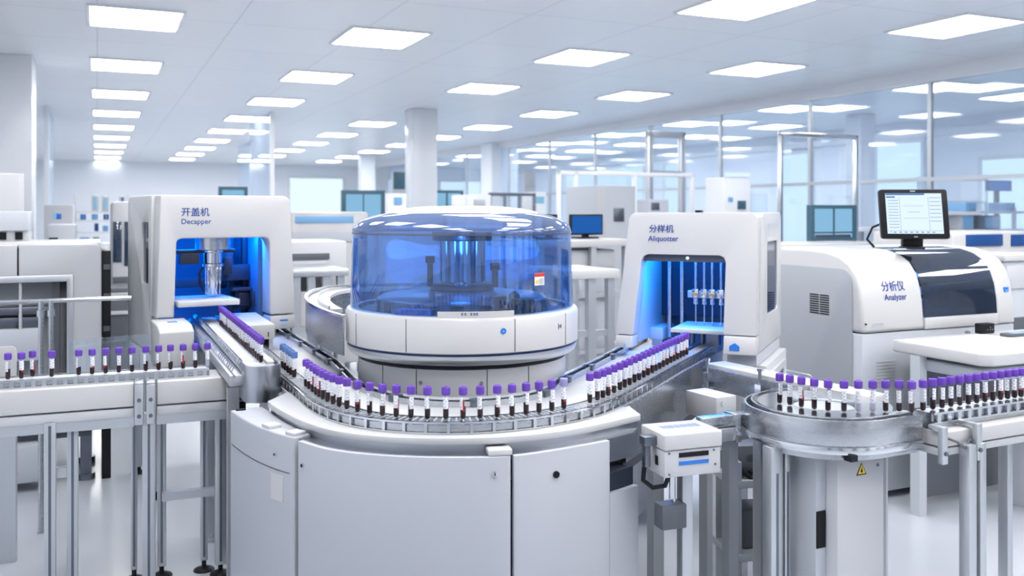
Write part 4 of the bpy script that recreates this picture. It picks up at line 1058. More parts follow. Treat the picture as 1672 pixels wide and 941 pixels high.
# warning label on the dome
def on_dome(px, py, rr=.4695):
    k = (px-CX)/F; best = None
    for i in range(-1700, -100):
        a = R(i*.1); x, y = cC.x+rr*math.cos(a), cC.y+rr*math.sin(a); e = abs(x/y-k)
        if best is None or e < best[0]: best = (e, a, y)
    return best[1], zat(py, best[2])
a, z = on_dome(880, 456)
def dl(da, w, z0, z1, off, m, nm, par):
    a_ = a; mb = MB(); rr = .4695+off+.003
    n = 6
    mb.lathe([(rr, z0), (rr+.0008, z0), (rr+.0008, z1), (rr, z1)], 0, 0, n, a_+(da-w/2)/rr, a_+(da+w/2)/rr, close=True)
    return part(nm, mb, m, par)
st = dl(0, .052, z-.024, z+.024, 0, PAPER, 'warning_label', cen)
dl(.0, .052, z+.010, z+.0235, .001, RED, 'red_header', st)
b = a
mb = MB(); 
aa = a-.016/.47; mb.obox((.4752*math.cos(aa), .4752*math.sin(aa)), aa, .0008, .012, z-.016, z-.003); part('yellow_mark', mb, YELLOW, st)
mb = MB()
for k in range(5): 
    ab = a+.008/.47; mb.obox((.4752*math.cos(ab), .4752*math.sin(ab)), ab, .0008, .022, z-.018+k*.005, z-.016+k*.005)
part('print_lines', mb, LGREY, st)

# steel guard track that bends round the back left of the centrifuge
gt = thing('curved_guard_track', 'curved steel guard track wrapping the left side of the centrifuge', 'conveyor', (cC.x-.6, cC.y+.15, 0), 0)
gpth = relax(smooth_path([at(*q) for q in ((561, 3.72), (541, 3.84), (514, 4.12), (500, 4.48), (507, 4.85), (532, 5.12), (575, 5.28), (650, 5.36), (760, 5.40))], .04), 4)
gpth = gpth[::-1]
mb = MB(); mb.sweep(gpth, [(-.004, .975), (.004, .975), (.004, 1.135), (-.004, 1.135)]); part('side_wall', mb, STEEL, gt, True)
mb = MB(); mb.sweep(gpth[:-9], [(-.006, 1.105), (-.115, 1.105), (-.115, 1.122), (-.006, 1.122)]); part('track_top', mb, WHITE, gt, True)
mb = MB(); mb.sweep(gpth, [(-.009, 1.13), (.009, 1.13), (.009, 1.14), (-.009, 1.14)]); part('top_rail', mb, CHROME, gt, True)
mb = MB(); mb.sweep(offset(gpth, -.055)[:-9], [(-.004, 1.122), (.004, 1.122), (.004, 1.138), (-.004, 1.138)]); part('inner_rail', mb, CHROME, gt, True)
for q in ((513, 4.98), (536, 5.2), (640, 5.42)):
    p = at(*q); m = MB(); m.obox(p, 0, .05, .05, 0, 1.106); part('leg', m, ALU, gt, True)
p, q = at(513, 4.98), at(536, 5.2)
mb = MB(); mb.pipe([(p.x, p.y, .62), (q.x, q.y, .62)], .02, 10); part('brace', mb, DSTEEL, gt, True)

# ------------------------------------------------------------------ analyzer
nP = at(1410, 4.90)
ana = thing('analyzer', 'white analyzer with a curved smoked window, blue lettering and grey side panel at the right', 'analyzer', (nP.x, nP.y, 0), ROOM)
nW = along(nP, ROOM, 1658); w0, w1 = along(nP, ROOM, 1512), along(nP, ROOM, 1630)
prof = [(0, .905), (.012, 1.05), (.028, 1.14), (.055, 1.215), (.10, 1.275), (.17, 1.315), (.26, 1.338), (.40, 1.347), (.72, 1.347), (.72, .905)]
def aprism(x0, x1, p, inset=0.0):
    q = [(y+inset*(1 if y < .3 else 0), z-inset*(1 if z > 1.2 else 0)) for y, z in p]
    return MB().prism(q, 'x', x0, x1)
mb = aprism(0, w0-.003, prof); mb.bevel(.022, 4, 60); part('left_shell', mb, WHITE, ana)
mb = aprism(w1+.003, nW, prof); mb.bevel(.015, 3, 60); rs = part('right_shell', mb, WHITE, ana)
mb = MB(); mb.box(w0-.003, w1+.003, .0, .05, .905, .968); mb.bevel(.004); fs = part('front_sill', mb, WHITE, ana)
# window shell: thin curved smoked glass
def curve_shell(x0, x1, p, t):
    o = [(y, z) for y, z in p]; mb = MB()
    inn = []
    for i, (y, z) in enumerate(o):
        a = o[max(i-1, 0)]; b = o[min(i+1, len(o)-1)]; d = Vector((b[0]-a[0], b[1]-a[1])).normalized(); inn.append((y+d.y*t, z-d.x*t))
    mb.prism(o+inn[::-1], 'x', x0, x1); return mb
part('curved_window', curve_shell(w0, w1, [(.008, .97), (.013, 1.05), (.029, 1.14), (.056, 1.214), (.101, 1.273), (.171, 1.312), (.26, 1.335), (.40, 1.344)], .006), SMOKE, ana, label='curved smoked window')
mb = MB(); mb.box(w0+.002, w1-.002, .40, .72, 1.30, 1.345); part('top_cover', mb, WHITE, ana)
mb = MB(); mb.box(w0, w1, .5, .52, .95, 1.30); part('inner_back', mb, DIN, ana)
mb = MB(); mb.box(w0+.05, w1-.05, .12, .42, .965, .99); mb.box(w0+.10, w1-.2, .30, .40, 1.06, 1.10); mb.box(w0+.12, w1-.08, .34, .44, 1.16, 1.19); mb.bevel(.004); part('inner_deck', mb, LGREY, ana)
mb = MB(); mb.cyl((w0+.2, .28, .99), (w0+.2, .28, 1.04), .09, 24); mb.box(w0+.33, w0+.42, .2, .26, .99, 1.12); part('inner_carousel', mb, GREY, ana)
mb = MB(); mb.box(w0+.15, w0+.33, .075, .085, .972, 1.005); part('inner_display', mb, SCRBLUE, ana)
# grey side panel with its vent, lower cabinet
mb = MB(); mb.prism(rrect(.075, .66, .05, 1.245, (.0, .0, .0, .08)), 'x', -.008, .0); mb.bevel(.003, 2, 60); sp = part('side_panel', mb, GREY, ana)
def vent(x, y0, y1, z0, z1, n, par, m=BLACK, cols=2):
    mb = MB(); cw = (y1-y0)/cols
    for c in range(cols):
        for k in range(n):
            z = z0+(z1-z0)*k/n; mb.box(x-.0012, x+.0005, y0+c*cw+.004, y0+(c+1)*cw-.004, z, z+(z1-z0)/n*.55)
    return part('vent', mb, m, par)
vent(-.008, .24, .40, zat(514, 5.15), zat(480, 5.15), 9, sp)
mb = MB(); mb.box(0, nW, .01, .72, .04, .90); mb.bevel(.004); lc = part('lower_cabinet', mb, LGREY, ana)
def hat(x0, x1, z0, z1, n):
    mb = MB()
    for k in range(n): z = z0+(z1-z0)*k/n; mb.box(x0, x1, .007, .0105, z, z+.006)
    return mb
part('vent', hat(.10, .24, .62, .76, 8), OFFWHITE, lc)
mb = MB(); mb.box(nW-.075, nW-.035, -.0035+.022, .024+.0, 1.07, 1.115); mb.map(lambda c: (c.x, c.y, c.z)); part('blue_badge', mb, BLUE, rs)
mb = MB(); mb.box(nW-.063, nW-.047, .016, .019, 1.083, 1.10); part('badge_mark', mb, LBLUE, rs)
mb = MB(); mb.box(.06, .155, -.0005, .004, .938, .941)
for k in range(7): mb.box(.07+k*.012, .076+k*.012, .0005, .006, .945, .957)
part('printed_mark', mb, LGREY, ana)
mb = MB(); mb.cyl((.018, -.003, .955), (.018, .008, .955), .005, 10); part('screw', mb, BLACK, ana)
t = lettering('分析仪', .17, .002, .012)
def aface(px, py, sh):
    D = 4.97
    def f(c):
        z = c.z+zat(py, D)
        pts = prof
        y = 0
        for (ya, za), (yb_, zb_) in zip(pts, pts[1:]):
            if za <= z <= zb_: y = ya+(yb_-ya)*(z-za)/(zb_-za); break
        return (c.x+along(nP, ROOM, px), y-.0025, z)
    return f
t.map(aface(1446, 475, 0)); part('lettering', t, NAVY, ana, label='blue Chinese lettering on the white front')
t = lettering('Analyzer', .165, .002, .012); t.map(aface(1448, 491, 0)); part('lettering', t, NAVY, ana, label='blue Latin lettering on the white front')
# touch monitor standing on the analyzer
mP = at(1491, 5.2); mang = R(-6)
mon = thing('monitor', 'black-framed touch monitor with white screen standing on top of the analyzer', 'monitor', (mP.x, mP.y, 1.347), mang)
def tilt(c):
    a = R(-7); y, z = c.y, c.z-.20
    return (c.x-.02*(z)*1.6, y*math.cos(a)-z*math.sin(a), .20+y*math.sin(a)+z*math.cos(a))
mb = MB(); mb.prism(rrect(-.185, .185, .055, .335, .014), 'y', -.02, .012); mb.bevel(.003, 2, 60); mb.map(tilt); bz = part('bezel', mb, BLACK, mon)
mb = MB(); mb.prism(rrect(-.178, .178, .063, .328, .03), 'y', .012, .045); mb.bevel(.008, 2, 60); mb.map(tilt); part('rear_shell', mb, LGREY, mon)
mb = MB(); mb.box(-.152, .152, -.0212, -.0195, .083, .312); mb.map(tilt); sc = part('screen', mb, SCREEN, mon, label='lit white screen with a blue menu')
def scr(boxes, m, nm, par):
    mb = MB()
    for (x0, x1, z0, z1) in boxes: mb.box(x0, x1, -.0222, -.0211, z0, z1)
    mb.map(tilt); part(nm, mb, m, par)
scr([(-.15, .06, .302, .311), (-.148, -.10, .287, .295)], SCRDK, 'menu_bar', sc)
scr([(-.140, -.085, .27-.017*k, .273-.017*k) for k in range(10)] + [(.085, .145, .285-.022*k, .288-.022*k) for k in range(7)] + [(-.055, .05, .24, .2415), (-.06, .07, .17, .1715), (-.035, .03, .205, .207), (-.135+.028*0, -.13, .09, .097)] + [(-.12+.03*k, -.105+.03*k, .088, .094) for k in range(8)], SCRINK, 'screen_text', sc)
scr([(-.078, -.0765, .10, .29), (.078, .0795, .10, .29), (-.15, .15, .099, .1005)], SCRINK, 'screen_lines', sc)
mb = MB()
for k in range(4): mb.box(-.014+.007*k, -.009+.007*k, -.0212, -.0195, .321, .328)
for k in range(3): mb.box(-.01+.007*k, -.005+.007*k, -.0212, -.0195, .063, .068)
mb.map(tilt); part('bezel_print', mb, OFFWHITE, bz)
mb = MB(); mb.box(-.055, .055, .0, .045, .01, .11); mb.box(-.05, .05, -.05, .10, 0.0, .012); mb.bevel(.004); part('stand', mb, BLACK, mon)
mb = MB(); mb.pipe([(-.12, .04, .16), (-.20, .08, .12), (-.22, .12, .05), (-.18, .12, .004)], .007, 8); part('cable', mb, BLACK, mon)
# desk in front of the analyzer
kP = gp(1476, 557, .885)
desk = thing('desk', 'white desk top on a grey frame in front of the analyzer', 'desk', (kP.x, kP.y, 0), ROOM)
dd = (gp(1573, 581, .885)-kP).length
mb = MB(); mb.prism([(0, 0.08), (0, -dd+.05), (.05, -dd), (1.15, -dd), (1.15, .08)], 'z', .82, .885); mb.bevel(.012, 3, 40); part('top', mb, WHITE, desk)
mb = MB(); mb.box(.05, 1.1, -dd+.06, -.05, .74, .80); mb.bevel(.01, 3); part('drawer_tray', mb, LGREY, desk)
mb = MB(); mb.box(.0, .05, -.10, -.04, 0, .82); part('leg', mb, LGREY, desk)
mb = MB(); mb.box(.62, .66, -dd+.08, -.1, 0, .74); part('leg', mb, LGREY, desk)
mb = MB(); mb.box(1.05, 1.1, -dd+.1, -dd+.15, 0, .74); part('leg', mb, LGREY, desk)
mb = MB(); mb.box(.06, 1.1, -.02, .0, .06, .80); part('back_panel', mb, DGREY, desk)
def on_desk(px, py): return gp(px, py, .886)
q = on_desk(1600, 553); o = thing('paper_sheet', 'printed sheet of paper lying on the white desk', 'paper', (q.x, q.y, .8855), ROOM)
mb = MB(); mb.box(-.16, .16, -.11, .11, 0, .001); part('sheet', mb, PAPER, o)
mb = MB()
for k in range(6): mb.box(-.12, .02+.02*(k % 3), -.08+.03*k, -.07+.03*k, .001, .0014)
mb.box(.05, .12, -.06, .06, .001, .0014); part('print', mb, LGREY, o)
q = on_desk(1609, 544); o = thing('card_reader', 'small black reader standing on the desk against the analyzer', 'reader', (q.x, q.y, .885), ROOM)
mb = MB(); mb.box(-.05, .05, -.02, .03, 0, .055); mb.bevel(.006); b_ = part('body', mb, BLACK, o)
mb = MB()
for x, z in ((-.01, .02), (.012, .02), (.012, .032), (.03, .02)): mb.box(x, x+.004, -.0215, -.0195, z, z+.004)
part('buttons', mb, LGREY, b_)
q = on_desk(1660, 548); o = thing('handheld_terminal', 'dark handheld terminal lying on the desk at the right edge', 'terminal', (q.x, q.y, .885), ROOM)
mb = MB(); mb.prism(rrect(-.10, .10, -.035, .035, .02), 'z', 0, .016); mb.bevel(.004, 2, 50); b_ = part('body', mb, DGREY, o)
mb = MB(); mb.box(-.05, .05, -.02, .02, .016, .0168); part('keys', mb, LBLUE, b_)
q = on_desk(1580, 544); o = thing('mouse', 'tiny dark puck lying on the desk beside the black reader', 'puck', (q.x, q.y, .885), 0)
mb = MB(); mb.lathe([(.0001, 0), (.014, 0), (.015, .006), (.010, .012), (.0001, .013)], 0, 0, 16); part('body', mb, DGREY, o)
mb = MB(); mb.lathe([(.0001, .013), (.003, .013), (.003, .015), (.0001, .015)], 0, 0, 8); part('button', mb, BLACK, o)
# grey cabinet left of the analyzer
gP = Vector(nP)+U1*.74
gc = thing('grey_cabinet', 'tall grey cabinet with side vents between the aliquotter and the analyzer', 'cabinet', (gP.x, gP.y, 0), ROOM)
mb = MB(); mb.box(0, .8, .0, .62, .03, 1.275); mb.bevel(.006); bb = part('body', mb, GREY, gc)
mb = MB(); mb.box(-.004, .8, -.004, .63, 1.275, 1.30); mb.bevel(.006); part('top', mb, WHITE, gc)
vent(0, .0+.02, .14, zat(524, 5.75), zat(503, 5.75), 7, bb, cols=2)
vent(0, .18, .34, zat(524, 5.75), zat(503, 5.75), 7, bb, cols=2)
mb = MB(); mb.cyl((-.006, .12, 1.16), (.0, .12, 1.16), .022, 18); part('knob', mb, CHROME, bb)
mb = MB(); mb.box(-.003, .0, .1, .2, 1.03, 1.055); part('nameplate', mb, OFFWHITE, bb)
# low wire rail beside the grey cabinet
q = at(1302, 4.85)
o = thing('wire_rail', 'low chrome wire rail standing beside the grey cabinet', 'rail', (q.x, q.y, 0), R(-20))
mb = MB(); mb.pipe([(-.10, 0, 0), (-.10, 0, .70), (-.08, 0, .72), (.06, 0, .70), (.085, 0, .68), (.085, 0, 0)], .006, 8); part('loop', mb, CHROME, o)
mb = MB(); mb.pipe([(-.10, 0, .5), (.085, 0, .5)], .005, 8); part('cross_wire', mb, CHROME, o)

# ------------------------------------------------------------------ big machine at the left edge
bP_ = at(165, 5.3)
big = thing('large_analyzer', 'large grey-white machine with a steel-framed recess at the left edge', 'analyzer', (bP_.x, bP_.y, 0), ROOM)
sx = along(bP_, ROOM, 29); rx = along(bP_, ROOM, 113)
zb = 1.372; zr1 = zat(455, 5.2); 
mb = MB(); mb.plate(rrect(sx+.004, 0, .30, zb, (0, 0, .035, 0)), [[(sx+.02, .42), (rx, .42), (rx, zr1), (sx+.02, zr1)]], 'y', 0, .06); mb.bevel(.008, 3, 60); part('front_frame', mb, OFFWHITE, big)
mb = MB(); mb.box(-1.2, sx-.004, 0, .06, zr1, zb); mb.bevel(.008, 3); part('upper_panel', mb, OFFWHITE, big)
mb = MB(); mb.box(-1.2, 0, .02, .62, zb-.02, zb+.012); mb.bevel(.012, 3); part('top', mb, WHITE, big)
mb = MB(); mb.box(-.03, 0, .06, .60, .30, zb-.02); part('side_panel', mb, OFFWHITE, big)
mb = MB(); mb.box(-1.2, -.03, .58, .60, .30, zb-.02); part('back_panel', mb, DIN, big)
mb = MB(); mb.box(-1.2, rx+.02, .14, .16, .45, zr1); part('recess_panel', mb, GREY, big)
mb = MB(); mb.plate([(-1.2, .40), (rx+.02, .40), (rx+.02, zr1+.02), (-1.2, zr1+.02)], [[(-1.17, .43), (rx-.012, .43), (rx-.012, zr1-.018), (-1.17, zr1-.018)]], 'y', -.014, .02); mb.bevel(.004, 2, 60); part('steel_frame', mb, ALU, big)
mb = MB(); mb.box(-1.15, rx-.15, -.0, .13, .72, .90); mb.bevel(.006); part('inner_box', mb, LGREY, big)
mb = MB(); mb.box(-1.15, rx-.10, .02, .13, .98, 1.02); mb.box(-1.1, rx-.16, .06, .13, .90, .96); mb.bevel(.003); part('inner_shelf', mb, DSTEEL, big)
mb = MB(); mb.box(rx-.09, rx-.05, .06, .14, .45, zr1); part('inner_post', mb, DGREY, big)
mb = MB(); mb.box(-1.2, -.05, .05, .60, .26, .30); part('under_frame', mb, DGREY, big)
for x, y in ((-.08, .1), (-.08, .5), (-1.1, .1), (-1.1, .5), (-.6, .12)):
    m = MB(); m.box(x-.03, x+.03, y-.03, y+.03, .03, .26); m.cyl((x, y, 0), (x, y, .035), .05, 16); part('foot', m, DSTEEL, big)
mb = MB(); mb.box(-1.2, rx-.1, -.06, .3, .05, .26); mb.bevel(.01); part('lower_drawer', mb, LGREY, big)
# black cabinet edge beside it
q = bP_+U2*.003
o = thing('black_rack', 'narrow black rack standing behind the right edge of the large left machine', 'rack', (q.x, q.y, 0), ROOM)
mb = MB(); mb.box(0, .05, .05, .55, .0, 1.33); mb.bevel(.004); bk = part('body', mb, BLACK, o)
for z in (1.22, 1.05, .86, .62): m = MB(); m.box(.01, .045, .044, .05, z, z+.03); part('slot_panel', m, DGREY, bk)
# unit on top of it and tall cabinet behind
q = at(46, 5.42)
o = thing('module', 'grey module with dark slots lying on top of the large left machine', 'module', (q.x, q.y, zb+.012), ROOM)
mb = MB(); mb.box(-1.1, 0, .0, .38, .06, .175); mb.bevel(.008); part('cover', mb, LGREY, o)
mb = MB(); mb.box(-1.1, 0, .03, .38, 0, .06); part('slot_body', mb, OFFWHITE, o)
for k in range(7): m = MB(); m.box(-.07-.085*k, -.03-.085*k, .024, .034, .008, .052); part('slot', m, BLACK, o)
q = at(34, 6.1)
o = thing('tall_cabinet', 'tall white cabinet with a side window behind the large left machine', 'cabinet', (q.x, q.y, 0), R(34))
zt = zat(283, 6.1)
mb = MB(); mb.box(-1.0, 0, 0, .55, .03, zt); mb.bevel(.012, 3); bb = part('body', mb, OFFWHITE, o)
mb = MB(); mb.prism([(0.004, .03), (.60, .03), (.60, zt-.05), (.30, zt-.02), (.004, zt)], 'x', -.1, .02); mb.bevel(.006); sd = part('side_wing', mb, OFFWHITE, o)
mb = MB(); mb.box(.018, .026, .20, .50, 1.60, 1.76); part('side_window', mb, SCRTEAL, sd)
mb = MB(); mb.box(.0, .12, .60, .75, .05, 1.56); part('black_flank', mb, BLACK, o)
# steel handrail in front of it
h0, h1 = at(-30, 4.35), at(214, 4.62)
o = thing('handrail', 'steel handrail on posts in front of the large left machine', 'handrail', (h0.x, h0.y, 0), math.atan2((h1-h0).y, (h1-h0).x))
hl = (h1-h0).length; zh = zat(492, 4.45)
mb = MB(); mb.pipe([(0, 0, zh), (hl, 0, zh)], .011, 12); part('rail', mb, CHROME, o)
for px in (67, 83):
    x = along(h0, o.rotation_euler.z, px); m = MB(); m.pipe([(x, 0, 0), (x, 0, zh)], .013, 12); m.cyl((x, 0, zh-.075), (x, 0, zh-.045), .02, 12); part('post', m, STEEL, o)
# ------------------------------------------------------------------ equipment further back
def unit(name, label, cat, px0, px1, y0, D, depth=.6, rot=ROOM, m=OFFWHITE, feats=(), group=None, bev=.012, base=None, top=None):
    """free-standing unit: front from column px0 to px1 at distance D, top at photo row y0; feats: (part, u0, u1, row0, row1, material)"""
    P = at(px0, D); W = along(P, rot, px1); z1 = zat(y0, D+W*math.sin(rot)*.5)
    o = thing(name, label, cat, (P.x, P.y, 0), rot, group)
    zb = .10 if base is None else base
    mb = MB(); mb.box(0, W, 0, depth, zb, z1); mb.bevel(bev, 2); part('body', mb, m, o)
    mb = MB()
    for x in (.06, W-.06):
        for y in (.06, depth-.06): mb.box(x-.03, x+.03, y-.03, y+.03, 0, zb)
    part('feet', mb, DGREY, o)
    if top: mb = MB(); mb.box(-.02, W+.02, -.02, depth, z1, z1+top); mb.bevel(min(.01, top*.4)); part('top', mb, WHITE, o)
    for (nm, u0, u1, r0, r1, fm) in feats:
        Dm = D+W*math.sin(rot)*(u0+u1)/2
        mb = MB(); mb.box(W*u0, W*u1, -.012, .01, zat(r1, Dm), zat(r0, Dm)); mb.bevel(.003); part(nm, mb, fm, o)
    return o
def display(name, label, px0, px1, y0, y1, D, scr, frame=BLACK, fw=.03, rot=ROOM, group=None, inner=()):
    P = at(px0, D); W = along(P, rot, px1); Dm = D+W*math.sin(rot)*.5
    z1, z0 = zat(y0, Dm), zat(y1, Dm)
    o = thing(name, label, 'display', (P.x, P.y, 0), rot, group)
    mb = MB(); mb.plate([(0, z0), (W, z0), (W, z1), (0, z1)], [[(fw, z0+fw), (W-fw, z0+fw), (W-fw, z1-fw), (fw, z1-fw)]], 'y', -.02, .05); part('frame', mb, frame, o)
    part('screen', MB().box(fw, W-fw, 0, .03, z0+fw, z1-fw), scr, o)
    for (nm, u0, u1, v0, v1, fm) in inner:
        part(nm, MB().box(fw+(W-2*fw)*u0, fw+(W-2*fw)*u1, -.006, .0, z0+(z1-z0)*v0, z0+(z1-z0)*v1), fm, o)
    mb = MB(); mb.box(W*.5-.04, W*.5+.04, .03, .07, .05, z0+fw*.5); mb.box(W*.5-.2, W*.5+.2, -.15, .25, 0, .05); mb.bevel(.004); part('stand', mb, DGREY, o)
    return o
def bench(name, label, px0, px1, y0, D, depth=.7, rot=ROOM, th=.05, m=WHITE, nleg=3, shelf=None):
    P = at(px0, D); W = along(P, rot, px1); z1 = zat(y0, D+W*math.sin(rot)*.5)
    o = thing(name, label, 'bench', (P.x, P.y, 0), rot)
    mb = MB(); mb.box(0, W, 0, depth, z1-th, z1); mb.bevel(.006); part('top', mb, m, o)
    for k in range(nleg):
        x = .05+(W-.1)*k/(nleg-1)
        for y in (.05, depth-.05):
            m_ = MB(); m_.box(x-.025, x+.025, y-.025, y+.025, 0, z1-th); part('leg', m_, ALU, o)
    for f in (.25, .62):
        m_ = MB(); m_.box(.05, W-.05, .03, .07, z1*f, z1*f+.04); part('rail', m_, ALU, o)
    if shelf: m_ = MB(); m_.box(.05, W-.05, .05, depth-.05, z1*.45, z1*.45+.03); part('shelf', m_, shelf, o)
    return o
def frame(name, label, px0, px1, y0, D, rows=(), rot=ROOM, r=.022, posts=(0, 1), m=ALU):
    P = at(px0, D); W = along(P, rot, px1); zt = zat(y0, D+W*math.sin(rot)*.5)
    o = thing(name, label, 'tube frame', (P.x, P.y, 0), rot)
    for u in posts:
        m_ = MB(); m_.box(W*u-r, W*u+r, -r, r, 0, zt); m_.bevel(r*.4); part('post', m_, m, o)
    m_ = MB(); m_.box(-r, W+r, -r, r, zt-2*r, zt); m_.bevel(r*.4); part('top_rail', m_, m, o)
    for y in rows:
        z = zat(y, D+W*math.sin(rot)*.5); m_ = MB(); m_.box(0, W, -r*.7, r*.7, z-r*.7, z+r*.7); part('cross_rail', m_, m, o)
    return o

# left third
unit('analyzer', 'white analyzer with tall dark windows just left of the decapper', 'analyzer', 182, 222, 329, 7.6, .9, ROOM, OFFWHITE, (('window', .06, .42, 362, 428, SMOKE), ('window', .52, .98, 362, 434, SMOKE), ('lower_panel', .06, .95, 452, 470, DGREY), ('lower_recess', .1, .95, 480, 560, DGREY)), bev=.03, base=.12)
unit('cabinet', 'low grey cabinet with a small dark slot behind the large left machine', 'cabinet', 76, 123, 367, 7.2, .6, ROOM, LGREY, (('slot', .08, .4, 388, 396, BLACK),))
unit('analyzer', 'pale analyzer with blue stickers on its face, beyond the low grey cabinet at the left', 'analyzer', 72, 119, 335, 10.5, .7, ROOM, OFFWHITE, (('sticker', .3, .42, 348, 357, SCRTEAL), ('sticker', .42, .6, 349, 358, BLUE)))
unit('conveyor_base', 'low dark machine base seen in the gap left of the decapper', 'machine base', 176, 232, 470, 6.9, .5, ROOM, DGREY, (('light_rail', .0, 1.0, 478, 484, OFFWHITE), ('lower_rail', .0, .6, 508, 514, OFFWHITE)))
def rack(label, px0, px1, ytop, D, rows, items, name='shelf_rack'):
    P = at(px0, D); W = along(P, ROOM, px1); Dm = D+W*math.sin(ROOM)*.5
    o = thing(name, label, 'shelf rack', (P.x, P.y, 0), ROOM)
    zt = zat(ytop, Dm)
    for x in (0, W):
        m_ = MB(); m_.box(x-.02, x+.02, 0, .04, 0, zt); m_.box(x-.02, x+.02, .36, .40, 0, zt); part('upright', m_, WALLW, o)
    for y in rows:
        z = zat(y, Dm); m_ = MB(); m_.box(-.02, W+.02, 0, .40, z-.03, z); part('shelf', m_, WALLW, o)
    for k, (nm, lab, a, b, y0, y1, m) in enumerate(items):
        Dk = D+along(P, ROOM, (a+b)/2)*math.sin(ROOM); u0, u1 = along(P, ROOM, a), along(P, ROOM, b)
        base = min((zat(r_, Dm) for r_ in rows), key=lambda z: abs(z-zat(y1, Dk)))
        q = P+U2*u0
        t = thing(nm, lab, 'box' if 'box' in nm else 'display', (q.x, q.y, base+.001), ROOM)
        h = (y1-y0)*Dk/F
        mb = MB(); mb.box(0, u1-u0, .05, .32, 0, h); mb.bevel(.01); part('case', mb, WHITE if m in (SCRTEAL, SCRBLUE) else m, t)
        mb = MB(); mb.box(.03, u1-u0-.03, .035, .052, h*.12, h*.9); part('front_panel', mb, m if m in (SCRTEAL, SCRBLUE) else LBLUE, t)
    return o
rack('white shelf rack full of blue items between the left machines and the decapper', 122, 209, 318, 14, (345, 359, 378, 398),
     [('screen_unit', 'tall blue screen on the top shelf of the left rack', 150, 161, 319, 345, SCRTEAL), ('screen_unit', 'pale blue screen on the top shelf of the left rack', 167, 178, 320, 345, SCRTEAL), ('screen_unit', 'deep blue screen at the right end of the left rack top shelf', 195, 205, 320, 345, SCRBLUE),
      ('storage_box', 'small blue box at the left end of the second shelf of the left rack', 131, 140, 350, 359, BLUE), ('storage_box', 'blue box in the middle of the second shelf of the left rack', 150, 160, 350, 359, LBLUE), ('storage_box', 'dark blue box at the right of the second shelf of the left rack', 169, 178, 350, 359, DBLUE),
      ('storage_box', 'dark blue box on the third shelf of the left rack', 154, 161, 365, 378, DBLUE), ('storage_box', 'pale box on the third shelf of the left rack', 168, 177, 369, 378, LBLUE), ('storage_box', 'pale wide box on the lowest shelf of the left rack', 130, 146, 388, 398, LBLUE), ('storage_box', 'teal box on the lowest shelf of the left rack', 152, 162, 388, 398, TEAL)])
display('display', 'teal-framed display rising behind the decapper roof', 357, 404, 305, 345, 11, SCRTEAL, TEAL, .04)
unit('analyzer', 'white analyzer with a wide blue-grey window between decapper and centrifuge', 'analyzer', 474, 602, 346, 8.6, .7, ROOM, WHITE, (('window', .06, .80, 353, 364, LBLUE), ('lower_panel', .02, .98, 378, 396, LGREY)), bev=.03)
unit('analyzer', 'long white machine bed left of the dome with a grey lower face', 'machine bed', 470, 566, 394, 6.9, .6, ROOM, OFFWHITE, (('dark_strip', .02, .7, 414, 424, DGREY), ('drawer_face', .05, .65, 427, 436, LGREY)), bev=.015, base=.95)
bench('bench', 'steel work bench with legs between decapper and centrifuge', 474, 570, 440, 6.3, .6, ROOM, .05, ALU, 4)
display('display', 'tall teal-framed glass hatch left of the broad column, glowing pane added', 558, 628, 311, 372, 11.5, SCRTEAL, TEAL, .05, inner=(('panel_line', .48, .52, .1, .95, TEAL), ('panel_line', .1, .9, .30, .34, LBLUE)))  # see-through hatch; its brightness is put into a glowing screen
unit('cabinet', 'pale cabinet with a small blue panel left of the broad column', 'cabinet', 634, 664, 316, 14, .5, ROOM, WALLW, (('blue_panel', .3, .75, 322, 334, LBLUE),))
display('display', 'teal display right behind the broad column', 700, 756, 311, 350, 17.6, SCRTEAL, TEAL, .05, inner=(('panel_line', .5, .56, .05, .95, TEAL),))
unit('cabinet', 'white cabinet with a round grey emblem right of the broad column', 'cabinet', 762, 802, 318, 12.5, .6, ROOM, WALLW, (('emblem', .3, .75, 326, 338, LGREY),))
frame('pipe_frame', 'slim steel pipe frame behind the dome, right of the white cabinet', 800, 872, 315, 15, (), ROOM, .025, (0, .33, .66, 1), DSTEEL)
unit('cabinet', 'white cabinet with a blue screen behind the right of the dome', 'cabinet', 872, 892, 314, 16, .5, ROOM, WALLW, (('blue_screen', .1, .8, 321, 332, SCRTEAL),))
bb = bench('bench', 'long white bench with grey drawers between dome and aliquotter', 850, 1034, 392, 7.6, .7, ROOM, .06, WHITE, 4)
unit('drawer_block', 'grey drawer block under the long white bench right of the dome', 'drawers', 930, 1004, 408, 7.9, .5, ROOM, LGREY, (('drawer', .03, .48, 412, 436, OFFWHITE), ('drawer', .52, .97, 412, 436, OFFWHITE)), base=.1)
def desk_monitor(label, px0, px1, y0, y1, D, zbase, scr):
    P = at(px0, D); W = along(P, ROOM, px1); h = (y1-y0)*D/F
    o = thing('monitor', label, 'monitor', (P.x, P.y, zbase), ROOM)
    lift = zat(y1, D)-zbase
    mb = MB(); mb.box(0, W, -.02, .02, lift, lift+h); mb.bevel(.006); part('bezel', mb, BLACK, o)
    mb = MB(); mb.box(.015, W-.015, -.0215, -.0195, lift+.015, lift+h-.015); part('screen', mb, scr, o)
    mb = MB(); mb.box(W/2-.03, W/2+.03, .0, .03, 0, lift+.05); mb.box(W/2-.1, W/2+.1, -.06, .1, 0, .015); part('stand', mb, BLACK, o)
    return o
zbench = zat(392, 7.6+along(at(850, 7.6), ROOM, 1034)*math.sin(ROOM)*.5)
desk_monitor('black monitor on the long bench just right of the dome', 886, 909, 350, 380, 7.95, zbench, BLACK)
desk_monitor('blue-lit monitor on the long bench left of the aliquotter', 930, 983, 350, 384, 8.2, zbench, SCRBLUE)
